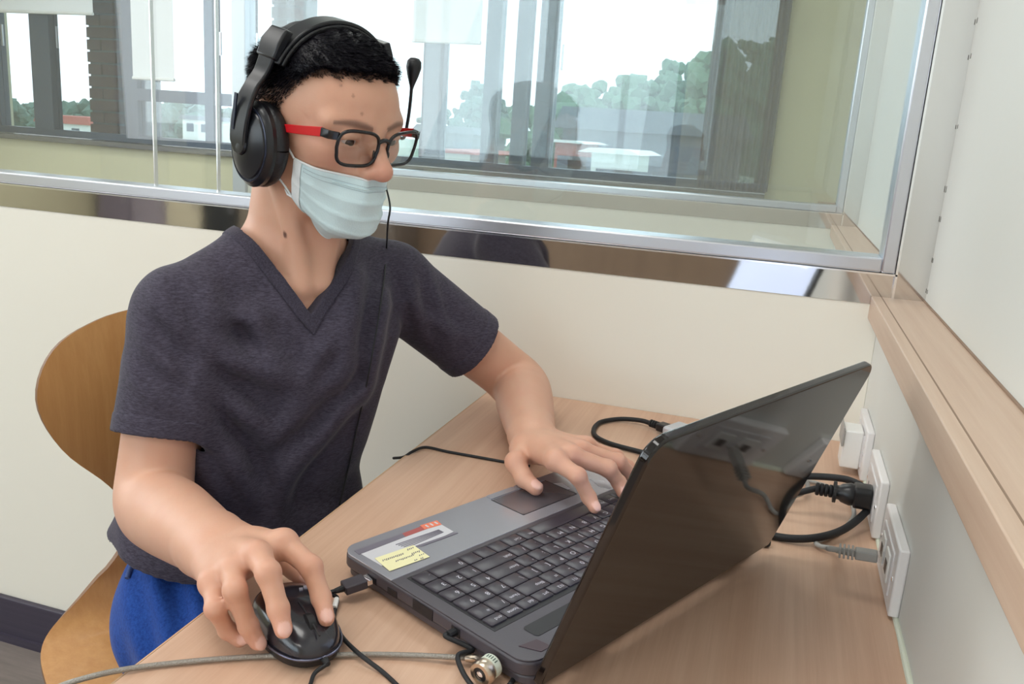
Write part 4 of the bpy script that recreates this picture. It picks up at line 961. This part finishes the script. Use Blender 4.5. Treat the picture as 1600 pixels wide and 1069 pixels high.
midp = root + comb * (ln_ * .55)[:, None] + nrm * .0006; tip = midp + tip2 * (ln_ * .55)[:, None]
sd = np.cross(comb, nrm + rng.normal(0, .5, (NH, 3))); sd /= np.linalg.norm(sd, axis=1)[:, None]; wdt = (.00034 + .00016 * top)[:, None]
HV = np.stack([root - sd * wdt, root + sd * wdt, midp - sd * wdt * .8, midp + sd * wdt * .8, tip], 1).reshape(-1, 3)
b0 = np.arange(NH)[:, None] * 5; HQ = np.concatenate([b0 + [[0, 1, 3]], b0 + [[0, 3, 2]], b0 + [[2, 3, 4]]], 0)
M['hair'] = mat('black_hair', '#131119', .45, spec=.35)
put(np_mesh('hair', HV, HQ, M['hair']), 'hair', person)['kind'] = 'stuff'
def cap_fn(P):
    q = w2h(P); L = hair_len(q * V3((1, 1, 1))); d = HLF(q)
    grow = np.clip((L - .008) * .8, 0, .009) * soft(q[:, 2], .045, .085)
    n1 = .0007 * np.sin(q[:, 1] * 310 + 90 * q[:, 0]) * soft(q[:, 2], .06, .10)
    return np.maximum((d - grow - n1) * HS, np.maximum(.045 - q[:, 2], .0008 - grow) * .6)
cV, cQ = sdf_mesh(cap_fn, HC - hb, HC + hb, .0025); put(np_mesh('hair_mass', relax(cV, cQ, 2, .5), cQ, M['hair']), 'hair_mass', person)

# ------------------------------------------------------------------ T-shirt
SL_T = {-1: .64, 1: .60}
TSP = [torso_fn(.010, 1.050, .50)]; SLV = []
for s, S, E in ((-1, SHR, ELR), (1, SHL, ELL)):
    TSP.append(p_cone(tw(.045 * s, -.012, 1.030), S + V3((0, 0, .002)), .038, .053, .03))
    ax = (E - S); L = np.linalg.norm(ax); ax = ax / L; SLV.append((S, ax, L, SL_T[s]))
def sleeve_d(P, k, ext):
    """sleeve tube k: flares a little to the hem, cut square at the hem plus ext"""
    S, ax, L, t = SLV[k]; q = P - S; h = q @ ax; hh = np.clip(h, 0, L * t + .02)
    rad = np.linalg.norm(q - hh[:, None] * ax, axis=1); r = .0555 - .0010 * np.clip(h / (L * t), 0, 1)
    return np.maximum(rad - r, h - (t * L + ext))
def raw_shirt(P, ext=0.0):
    d = ev(TSP, P)
    for k in (0, 1): d = smin(d, sleeve_d(P, k, ext), .014)
    return d
def seg_d(P, a, b):
    ab = b - a; t = np.clip((P - a) @ ab / (ab @ ab), 0, 1); return np.linalg.norm(P - a - t[:, None] * ab, axis=1), t
FOLDS = []
for a, b, w, amp in (((300, 560), (420, 690), 12, 4.5), ((305, 520), (470, 610), 12, 4), ((300, 600), (380, 760), 12, 5), ((310, 480), (430, 500), 11, 3), ((250, 430), (300, 560), 10, 3.5), ((330, 430), (360, 600), 11, 3),
                     ((390, 480), (450, 600), 11, 2.5), ((560, 420), (520, 620), 12, 3.5), ((600, 440), (560, 640), 11, 3.5), ((575, 600), (430, 760), 13, 4.5), ((600, 640), (470, 800), 13, 4.5), ((560, 560), (400, 700), 13, 3.5), ((540, 500), (440, 640), 12, 2.5),
                     ((215, 500), (280, 600), 9, 3.5), ((200, 560), (262, 650), 9, 3), ((230, 450), (290, 520), 9, 3), ((640, 420), (655, 540), 9, 3.5), ((670, 420), (700, 560), 9, 3), ((650, 480), (740, 540), 9, 2.5), ((360, 700), (400, 800), 12, 3), ((320, 690), (340, 790), 11, 3), ((470, 690), (420, 820), 13, 3.5), ((245, 400), (330, 440), 10, 2)):
    p, q = trace(raw_shirt, *a), trace(raw_shirt, *b); FOLDS.append((p, q, w * .00115, amp * .0023))
# folds run through the cloth along FD
def fold_n(P):
    n = np.zeros(len(P)); p2 = np.stack([P @ FU, P[:, 2]], 1); lo, hi = p2.min(0), p2.max(0)
    for a, b, w, amp in FOLDS:
        a2, b2 = V3((a @ FU, a[2])), V3((b @ FU, b[2]))
        if np.any(np.minimum(a2, b2) - .05 > hi) or np.any(np.maximum(a2, b2) + .05 < lo): continue
        e = b2 - a2; L = np.linalg.norm(e); e = e / L; q = p2 - a2; t = np.clip(q @ e / L, -.2, 1.2); sd_ = q[:, 0] * -e[1] + q[:, 1] * e[0]
        sd_ = sd_ + .004 * np.sin(t * 5)
        n += amp * (np.exp(-(sd_ / w) ** 2) - .35 * np.exp(-((sd_ - 1.7 * w) / (1.2 * w)) ** 2)) * soft(t, -.15, .3) * soft(t, 1.15, .6)
    v = P @ FD; n = np.where(n > 0, .0090 * np.tanh(n / .0090), .0040 * np.tanh(n / .0040)) * soft(v, -1.150, -1.085)
    return n + .0016 * np.sin(P[:, 2] * 70 + P[:, 0] * 55 + 2 * np.sin(P[:, 1] * 30)) * soft(P[:, 2], .80, .66) + .011 * soft(P[:, 2], .74, .67)
def shirt_outer(P): return raw_shirt(P) - fold_n(P)
def shirt_shell(P, out=0.0, th=.0078):
    n = fold_n(P); return np.maximum(raw_shirt(P) - n - out, -(raw_shirt(P, .014) - n - out + th))
# neckline: V in front, shallow scoop behind
V_APEX = trace(raw_shirt, 486, 494)
def neck_cut(P, off=0.0):
    zc_ = 1.0; th = math.radians(36); f = V3((math.cos(th), -math.sin(th), 0)); l = V3((-f[1], f[0], 0)); c = V3((-.583, .949, 0))
    q = P - c; u = q @ l; ua = (V_APEX - c) @ l; u = u - ua * np.clip(1 - (P[:, 2] - V_APEX[2]) / .085, 0, 1); v = q @ f; za = V_APEX[2] - off * 1.6; half = .072 + off
    fr = (np.abs(u) - (P[:, 2] - za) * .80) * .78
    front = np.maximum(np.maximum(fr, np.abs(u) - half), -.012 - v)
    hole = np.sqrt((u / 1.0) ** 2 + ((v + .006) / .95) ** 2) - half
    back = np.maximum(hole, 1.034 - off - P[:, 2])
    return np.minimum(front, back)
def hem_z(P): return .667 + .006 * np.sin(P[:, 0] * 26 + 1) + .004 * np.sin(P[:, 1] * 40)
def shirt_fn(P):
    d = shirt_shell(P); d = np.maximum(d, -neck_cut(P)); return np.maximum(d, hem_z(P) - P[:, 2])
sV, sQ = sdf_mesh(shirt_fn, (-.88, .66, .60), (-.30, 1.24, 1.09), .0022)
sV = relax(sV, sQ, 2, .4)
def cloth_mat(name, c1, c2, scale, stretch, bump=.25):
    m = mat(name, c1, .88, spec=.2); nt = m.node_tree; N = nt.nodes; b = N['Principled BSDF']
    b.inputs['Sheen Weight'].default_value = .12; b.inputs['Sheen Roughness'].default_value = .4
    tc = N.new('ShaderNodeTexCoord'); mp = N.new('ShaderNodeMapping'); mp.inputs['Scale'].default_value = stretch; nt.links.new(tc.outputs['Object'], mp.inputs[0])
    nz = N.new('ShaderNodeTexNoise'); nz.inputs['Scale'].default_value = scale; nz.inputs['Detail'].default_value = 4; nz.inputs['Roughness'].default_value = .75; nt.links.new(mp.outputs[0], nz.inputs[0])
    cr = N.new('ShaderNodeValToRGB'); cr.color_ramp.elements[0].position = .36; cr.color_ramp.elements[1].position = .66; cr.color_ramp.elements[0].color = srgb(c1); cr.color_ramp.elements[1].color = srgb(c2)
    nt.links.new(nz.outputs['Fac'], cr.inputs[0]); nt.links.new(cr.outputs[0], b.inputs['Base Color'])
    bp = N.new('ShaderNodeBump'); bp.inputs['Strength'].default_value = bump; bp.inputs['Distance'].default_value = .0008; nt.links.new(nz.outputs['Fac'], bp.inputs['Height']); nt.links.new(bp.outputs[0], b.inputs['Normal'])
    return m
M['shirt'] = cloth_mat('charcoal_heather_jersey', '#332f3a', '#504a58', 330, (.45, .45, 2.2))
M['collar'] = cloth_mat('charcoal_rib', '#2f2b36', '#484350', 500, (1, 1, 1))
tee = put(np_mesh('t_shirt', sV, sQ, M['shirt']), 't_shirt', person); tee['label'] = 'dark charcoal V-neck T-shirt'
def collar_fn(P):
    d = shirt_shell(P, .0013, .0085); d = np.maximum(d, -neck_cut(P, -.001)); return np.maximum(d, neck_cut(P, .0) - .0135)
kV, kQ = sdf_mesh(collar_fn, (-.70, .82, .90), (-.44, 1.07, 1.09), .0016); put(np_mesh('collar', relax(kV, kQ, 2, .4), kQ, M['collar']), 'collar', tee)
def band(name, k, w):
    S, ax, L, t = SLV[k]
    def fn(P):
        h = (P - S) @ ax; d = smax(sleeve_d(P, k, .0006) - fold_n(P) - .0011, -(sleeve_d(P, k, .02) - fold_n(P) + .003), 0)
        return np.maximum(np.maximum(d, t * L - w - h), .006 - TSP[0][0](P))
    c = S + ax * L * t; V_, Q_ = sdf_mesh(fn, c - .10, c + .10, .0020); put(np_mesh(name, relax(V_, Q_, 2, .4), Q_, M['shirt']), name, tee)
band('sleeve_hem', 0, .020); band('sleeve_hem', 1, .020)

# ------------------------------------------------------------------ trousers and shoes
M['jeans'] = cloth_mat('blue_cotton_trousers', '#1b3a80', '#27509f', 260, (1, 1, 1), .3)
JP = [torso_fn(-.001, .70, .485)]
for H_, K_, A_ in ((hipR, KNR, ANR), (hipL, KNL, ANL)): JP += [p_cone(H_, K_, .083, .068, .03), p_cone(K_, A_ + V3((0, 0, .02)), .066, .058, .02)]
def jeans_fn(P):
    d = ev(JP, P); d = d - .0048 * np.sin(P[:, 0] * 105 + P[:, 2] * 60 + 3 * np.sin(P[:, 1] * 25)) * np.exp(-((P[:, 0] + .60) / .09) ** 2) - .0015 * np.sin(P[:, 1] * 70 + P[:, 0] * 40)
    return np.maximum(np.maximum(d, P[:, 2] - .705), .075 - P[:, 2])
jV, jQ = sdf_mesh(jeans_fn, (-.88, .50, .05), (-.10, 1.22, .73), .004); jeans = put(np_mesh('trousers', relax(jV, jQ, 2, .4), jQ, M['jeans']), 'trousers', person); jeans['label'] = 'bright blue cotton trousers'
M['shoe'] = mat('dark_shoe', '#2a2a2e', .5)
for A_ in (ANR, ANL):
    f = V3((.93, -.36, 0)); pr = [p_cone(A_ + V3((0, 0, .03)) - f * .03, A_ + V3((0, 0, -.025)) - f * .02, .042, .045, .02), p_cone(A_ + V3((0, 0, -.02)), A_ + V3((0, 0, -.035)) + f * .16, .042, .032, .02)]
    fn = lambda P: np.maximum(ev(pr, P), .0005 - P[:, 2]); V_, Q_ = sdf_mesh(fn, A_ - .25, A_ + .25, .005); put(np_mesh('shoe', V_, Q_, M['shoe']), 'shoe', person)
print('person verts', len(bV), len(sV), len(HV), len(jV))

# belt loop and waistband seam
q_ = [Vector(trace(jeans_fn, px, py)) for px, py in ((213, 866), (208, 878), (203, 892), (199, 904))]
MB().tube([p + (Vector((0, 0, ZC)) - p).normalized() * .002 for p in q_], .0035, 8).build('belt_loop', cloth_mat('blue_grey_webbing', '#3d4f80', '#5a6894', 500, (1, 1, 1)), jeans, smooth=60)
# ================================================================== face mask
def face_r(psi, z):
    d = V3((math.cos(psi), math.sin(psi), 0)); o = V3((.012, 0, z)); r = np.linspace(.145, .02, 260); P = o + r[:, None] * d
    ins = np.nonzero(HLF(P) < 0)[0]; return r[ins[0]] if len(ins) else .03
NPs, NTs = 61, 37
psis = np.radians(np.linspace(-70, 70, NPs))
MG = np.zeros((NTs, NPs, 3)); Rr = np.zeros((NTs, NPs)); Zz = np.zeros((NTs, NPs))
for j, ps_ in enumerate(psis):
    e = abs(ps_) / psis[-1]; zt = -.0335 + .006 * e ** 1.3; zb = -.126 + .052 * e ** 2.2
    for i in range(NTs):
        t = i / (NTs - 1); Zz[i, j] = zt + (zb - zt) * t
        if i % 3 == 0 or i == NTs - 1: Rr[i, j] = face_r(ps_, Zz[i, j])
    known = [i for i in range(NTs) if i % 3 == 0 or i == NTs - 1]; Rr[:, j] = np.interp(np.arange(NTs), known, Rr[known, j])
def hull1(y, x):
    """upper concave envelope of y over x"""
    pts = []
    for p in zip(x, y):
        while len(pts) >= 2 and (pts[-1][1] - pts[-2][1]) * (p[0] - pts[-2][0]) <= (p[1] - pts[-2][1]) * (pts[-1][0] - pts[-2][0]): pts.pop()
        pts.append(p)
    return np.interp(x, [p[0] for p in pts], [p[1] for p in pts])
for j in range(NPs): Rr[:, j] = hull1(Rr[:, j], np.arange(NTs))
base_r = Rr.copy()
for _ in range(6):
    s_ = Rr.copy(); s_[1:-1] = (Rr[:-2] + Rr[1:-1] * 2 + Rr[2:]) / 4; q_ = s_.copy(); q_[:, 1:-1] = (s_[:, :-2] + s_[:, 1:-1] * 2 + s_[:, 2:]) / 4; Rr = np.maximum(q_, base_r)
for i in range(NTs):
    t = i / (NTs - 1)
    for j, ps_ in enumerate(psis):
        e = abs(ps_) / psis[-1]; pl = 0
        for t0 in (.30, .52, .74):
            w = (t - t0) / .07; pl += .0026 * math.exp(-max(0, w) * 1.2) * (1 if w > 0 else math.exp(-(w * 4.5) ** 2)) * (1 - e ** 3)
        wob = .0011 * math.sin(ps_ * 7 + t * 9) + .0009 * math.sin(ps_ * 13 - t * 14)
        r = Rr[i, j] + .0032 + .004 * math.sin(math.pi * t) * (1 - e) + pl + wob * (1 - e * .7)
        MG[i, j] = (.012 + r * math.cos(ps_), r * math.sin(ps_), Zz[i, j])
def hw(p): return Vector(h2w(p))
mask = empty('face_mask', hw((.10, 0, -.06)), 'pale blue pleated surgical face mask worn below the nose of the man', 'face mask')
M['mask'] = mat('pale_blue_mask_fabric', '#cfe3e6', .85, var=.04, vscale=40, bump=.25, bscale=500); M['mask_white'] = mat('white_mask_binding', '#e9edee', .8, bump=.2, bscale=500)
outer = [[hw(MG[i, j]) for j in range(NPs)] for i in range(NTs)]
cen = V3((.02, 0, -.06))
inner = [[hw(MG[i, j] * 1.0 - (MG[i, j] - V3((.012, 0, MG[i, j][2]))) / np.linalg.norm(MG[i, j] - V3((.012, 0, MG[i, j][2]))) * .0009) for j in range(NPs)] for i in range(NTs)]
MB().grid(outer).grid([list(reversed(r)) for r in inner]).build('mask_body', M['mask'], mask, smooth=180)
def mline(tt, j0, j1, off=.0007):
    i = tt * (NTs - 1); i0 = int(i); f_ = i - i0; out = []
    for j in range(j0, j1 + 1):
        p = MG[i0, j] * (1 - f_) + MG[min(i0 + 1, NTs - 1), j] * f_; d = p - V3((.012, 0, p[2])); out.append(hw(p + d / np.linalg.norm(d) * off))
    return out
MB().tube(mline(0, 0, NPs - 1, -.0002), .0013, 8).build('top_edge', M['mask_white'], mask, smooth=180)
MB().tube(mline(1, 0, NPs - 1, -.0002), .0012, 8).build('bottom_edge', M['mask'], mask, smooth=180)
M['stitch'] = mat('grey_seam_dots', '#9fb0b8', .8)
for tt in (.085, .150):
    mb = MB(); ln2 = mline(tt, 5, NPs - 6, .0009)
    for a, b in zip(ln2[:-1], ln2[1:]):
        for q in (.0, .5): mb.tube([a.lerp(b, q), a.lerp(b, q + .26)], .00034, 4)
    mb.build('seam_dots', M['stitch'], mask)
wire = mline(.118, 16, NPs - 17, .0010); MB().tube(wire, .0008, 8).build('nose_wire', M['mask'], mask, smooth=180)
for j in (0, NPs - 1):
    s = -1 if j == 0 else 1; rows = []
    for i in range(NTs):
        row = []
        for jj in (j, j + (2 if j == 0 else -2), j + (4 if j == 0 else -4)):
            p = MG[i, jj]; d = p - V3((.012, 0, p[2])); row.append(hw(p + d / np.linalg.norm(d) * .0010))
        rows.append(row)
    MB().grid(rows).build('side_binding', M['mask_white'], mask, smooth=180)
    t0, t1 = MG[0, j], MG[-1, j]
    def skin_out(p, off=.0016):
        q = V3(p); c = V3((-.01, 0, q[2])); d = (q - c) / np.linalg.norm(q - c)
        for _ in range(40):
            v = HLF(q[None])[0] - off
            q = q - d * v * .8
        return q
    up_pts = [t0] + [skin_out(t0 * (1 - k) + V3((-.012, .078 * s, .018)) * k) for k in (.2, .4, .6, .8)]
    dn_pts = [t1] + [skin_out(t1 * (1 - k) + V3((-.014, .072 * s, -.030)) * k) for k in (.2, .4, .6, .8)]
    for pts_ in (up_pts, dn_pts): MB().tube(spline([hw(p) for p in pts_], 5), .0013, 8).build('ear_loop', M['mask_white'], mask, smooth=180)
    MB().tube([hw(t1), hw(t1 + V3((-.006, .002 * s, .001))), hw(t1 + V3((-.011, .003 * s, .006)))], [.0016, .0014, .0005], 6).build('loop_end', M['mask_white'], mask)

# ================================================================== eyeglasses
gl = empty('eyeglasses', hw((.11, 0, .005)), 'black framed eyeglasses with red temples on the face of the man', 'eyeglasses')
M['frame_black'] = mat('glasses_black', '#121216', .25); M['frame_red'] = mat('glasses_red_temple', '#c4141d', .3); M['lens'] = glass('lens_glass', (.97, .98, .98), 1.5)
GZ0, GX = .0035, .1070
def gp(y, z): return V3((GX - 2.3 * y * y - .10 * (-z + GZ0), y, z))
def rim_pts(s, g=0.0, n=48):
    out = []
    for k in range(n):
        a = 2 * math.pi * k / n; c, d = math.cos(a), math.sin(a); p = 2 / 3.4
        y = abs(c) ** p * math.copysign(1, c) * (.0270 + g); z = abs(d) ** p * math.copysign(1, d) * (.0198 + g)
        z += .0016 * (y / .027) * (1 if d > 0 else .2); y += -.0012 * (d < 0) * c
        out.append(hw(gp(s * (.0345 + y), GZ0 + z)))
    return out
for s in (-1, 1):
    r = rim_pts(s); MB().tube(r + [r[0], r[1]], [.0020] * 50, 8, caps=False).build('rim', M['frame_black'], gl, smooth=180)
    inner_r = rim_pts(s, -.0012); c = sum(inner_r, Vector()) / len(inner_r)
    back = [p - Vector(HR[:, 0]) * .0016 for p in inner_r]; cb = c - Vector(HR[:, 0]) * .0016; n = len(inner_r)
    MB().add(inner_r + [c] + back + [cb], [(i, (i + 1) % n, n) for i in range(n)] + [(n + 1 + (i + 1) % n, n + 1 + i, 2 * n + 1) for i in range(n)] + [(i, n + 1 + i, n + 1 + (i + 1) % n, (i + 1) % n) for i in range(n)]).build('lens', M['lens'], gl, smooth=40)
    e = gp(s * .0620, GZ0 + .0130); h1 = V3((e[0] - .006, s * .0700, GZ0 + .0130)); h2 = V3((e[0] - .017, s * .0715, GZ0 + .0130))
    def slab(pts, th, h0, h1_, name, mt):
        vs_ = []; m = len(pts)
        for i, p in enumerate(pts):
            hh = h0 + (h1_ - h0) * i / (m - 1)
            for dy, dz in ((-th, -hh), (th, -hh), (th, hh), (-th, hh)): vs_.append(hw((p[0], p[1] + dy, p[2] + dz)))
        fs_ = [(i * 4 + k, i * 4 + (k + 1) % 4, (i + 1) * 4 + (k + 1) % 4, (i + 1) * 4 + k) for i in range(m - 1) for k in range(4)] + [(3, 2, 1, 0), (m * 4 - 4, m * 4 - 3, m * 4 - 2, m * 4 - 1)]
        MB().add(vs_, fs_).build(name, mt, gl, bevel=.0006)
    slab([e, h1, h2], .0019, .0044, .0048, 'end_piece', M['frame_black'])
    tp_ = [h2, V3((.055, s * .0740, GZ0 + .0070)), V3((.025, s * .0770, GZ0 + .0010)), V3((-.015, s * .0800, GZ0 - .0080))]
    slab(tp_, .0013, .0054, .0040, 'temple', M['frame_red'])
    slab([tp_[-1], V3((-.030, s * .081, GZ0 - .016)), V3((-.042, s * .079, GZ0 - .034))], .0013, .0040, .0030, 'temple_tip', M['frame_black'])
    MB().lathe([(.0004, -.0009), (.0034, -.0006), (.0034, .0006), (.0004, .0009)], 14, HM4 @ Matrix.Translation((.1040, s * .0105, GZ0 - .0075)) @ Matrix.Rotation(math.radians(90), 4, 'Y') @ Matrix.Rotation(s * math.radians(55), 4, 'X') @ Matrix.Scale(1.7, 4, (1, 0, 0))).build('nose_pad', M['frame_black'], gl, smooth=60)
MB().tube(spline([hw(gp(-.0090, GZ0 + .0075)), hw(gp(-.004, GZ0 + .0100)), hw(gp(0, GZ0 + .0106)), hw(gp(.004, GZ0 + .0100)), hw(gp(.0090, GZ0 + .0075))], 5), .0025, 10).build('bridge', M['frame_black'], gl, smooth=180)

# ================================================================== headset
hs = empty('headset', hw((-.012, 0, .15)), 'black over-ear headset with a raised microphone boom on the head of the man', 'headset')
M['hs_shell'] = mat('headset_shell', '#17181d', .28); M['hs_pad'] = mat('headset_leatherette', '#101116', .42, bump=.25, bscale=350); M['hs_trim'] = mat('headset_trim', '#2c3040', .2, metal=.4)
CUPC = V3((-.001, .0790, -.022)); tiltz = math.radians(7)
for s in (-1, 1):
    Mx = HM4 @ Matrix.Translation((CUPC[0], CUPC[1] * s, CUPC[2])) @ Matrix.Rotation(math.radians(-90) * s, 4, 'X') @ Matrix.Rotation(math.radians(4), 4, 'Z') @ Matrix.Diagonal((.80, 1.06, .80, 1))
    # local z points away from the head
    ring = []
    for k in range(41):
        a = 2 * math.pi * k / 40; ring.append(Mx @ Vector((.034 * math.cos(a), .034 * math.sin(a), .003)))
    MB().tube(ring, .0125, 14, caps=False).build('ear_cushion', M['hs_pad'], hs, smooth=180)
    MB().lathe([(.034, .004), (.0445, .008), (.0455, .013), (.0455, .019), (.0430, .0215), (.0425, .0225), (.0400, .0262), (.0385, .0268), (.0370, .0262), (.0355, .0292), (.0250, .0345), (.0120, .0372), (.001, .0378)], 40, Mx).build('ear_cup', M['hs_shell'], hs, smooth=35)
    MB().lathe([(.0400, .0266), (.0398, .0275), (.0382, .0280), (.0378, .0270)], 40, Mx).build('cup_ring', M['hs_trim'], hs, smooth=60)
    MB().lathe([(.010, .034), (.0105, .040), (.0090, .0425), (.0040, .0430)], 24, Mx).build('pivot', M['hs_shell'], hs, smooth=40)
    # yoke: a curved blade from the pivot up to the slider
    yk = [(CUPC[0] - .004, s * (CUPC[1] - .013 + .043), -.034), (CUPC[0] - .006, s * (CUPC[1] - .013 + .0445), -.012), (CUPC[0] - .007, s * (CUPC[1] - .013 + .0420), .018), (CUPC[0] - .006, s * (CUPC[1] - .013 + .0340), .042), (CUPC[0] - .004, s * (CUPC[1] - .013 + .0240), .060), (CUPC[0] - .002, s * (CUPC[1] - .013 + .0190), .080)]
    yk = [V3(p) for p in spline([Vector(p) for p in yk], 5)]; hw_ = np.interp(np.linspace(0, 1, len(yk)), [0, .12, .35, .6, .8, 1], [.006, .013, .0140, .0110, .0115, .0125]); vs_ = []
    for p, w in zip(yk, hw_):
        for dx, dy in ((-w, -.0032), (w, -.0032), (w, .0032), (-w, .0032)): vs_.append(hw((p[0] + dx, p[1] + dy * s, p[2])))
    m = len(yk); MB().add(vs_, [(i * 4 + k, i * 4 + (k + 1) % 4, (i + 1) * 4 + (k + 1) % 4, (i + 1) * 4 + k) for i in range(m - 1) for k in range(4)] + [(3, 2, 1, 0), (m * 4 - 4, m * 4 - 3, m * 4 - 2, m * 4 - 1)]).build('yoke', M['hs_shell'], hs, bevel=.0018)
    MB().box((-.0022, -.0009, -.020), (.0022, .0009, .020), HM4 @ Matrix.Translation((CUPC[0] - .0135, s * (CUPC[1] - .013 + .0475), .012))).build('yoke_slot', M['hs_trim'], hs)
    sl = [V3((CUPC[0] - .002, s * .0860, .074)), V3((CUPC[0] - .001, s * .0815, .092)), V3((CUPC[0] + .001, s * .0730, .107))]; vs_ = []
    for p, w in zip(sl, (.0150, .0160, .0135)):
        for dx, dy in ((-w, -.0055), (w, -.0055), (w, .0055), (-w, .0055)): vs_.append(hw((p[0] + dx, p[1] + dy * s, p[2] + dy * .3)))
    MB().add(vs_, [(i * 4 + k, i * 4 + (k + 1) % 4, (i + 1) * 4 + (k + 1) % 4, (i + 1) * 4 + k) for i in range(2) for k in range(4)] + [(3, 2, 1, 0), (8, 9, 10, 11)]).build('slider', M['hs_shell'], hs, bevel=.0022, seg=3)
bd = []
for k in range(33):
    a = math.radians(20 + 140 * k / 32); bd.append(V3((CUPC[0] + .004, .0870 * math.cos(a), .0440 + .0770 * math.sin(a) )))
def strap(th0, th1, w, name, mt):
    vs_ = []; m = len(bd); c = V3((0, 0, .06))
    for i, p in enumerate(bd):
        n_ = p - V3((p[0], 0, .05)); n_ /= np.linalg.norm(n_)
        for dx, t_ in ((-w, th0), (w, th0), (w, th1), (-w, th1)): vs_.append(hw(p + n_ * t_ + V3((dx, 0, 0))))
    MB().add(vs_, [(i * 4 + k, i * 4 + (k + 1) % 4, (i + 1) * 4 + (k + 1) % 4, (i + 1) * 4 + k) for i in range(m - 1) for k in range(4)] + [(3, 2, 1, 0), (m * 4 - 4, m * 4 - 3, m * 4 - 2, m * 4 - 1)]).build(name, mt, hs, bevel=.0015)
strap(0, .0050, .0130, 'headband', M['hs_shell']); strap(-.0050, .0004, .0150, 'headband_pad', M['hs_pad'])
# microphone boom on the far cup, swung up
YB_ = h2w((0, .118, 0))[1]
b0 = hw((CUPC[0], .122, -.004)); bp_ = [b0, at_y(630, 216, YB_ - .004), at_y(637, 190, YB_ - .008), at_y(641, 160, YB_ - .010), at_y(643, 136, YB_ - .012)]
MB().tube(spline(bp_, 8), .0022, 10).build('mic_boom', M['hs_pad'], hs, smooth=180)
mt_, mb_ = at_y(648, 91, YB_ - .014), at_y(643, 139, YB_ - .012); ax_ = (mt_ - mb_)
MB().lathe([(.0022, 0), (.0030, .10 * ax_.length), (.0070, .42 * ax_.length), (.0096, .70 * ax_.length), (.0088, .90 * ax_.length), (.0055, ax_.length), (.001, 1.02 * ax_.length)], 20, axis_m(mb_, ax_.normalized())).build('microphone', M['hs_pad'], hs, smooth=60)
# cord from the far cup down over the shirt
cp = [hw((CUPC[0] + .02, .094, -.052)), at_y(609, 318, .955), at_y(606, 350, .945)]
for px, py in ((604, 385), (601, 430), (594, 480), (584, 540), (574, 595), (562, 650), (550, 705), (541, 745), (530, 790)):
    q = trace(shirt_outer, px, py); cp.append(Vector(q) - Vector(ray(px, py)).normalized() * .0036)
MB().tube(spline(cp, 6), .0012, 8).build('cord', M['black_matte'], hs, smooth=180)
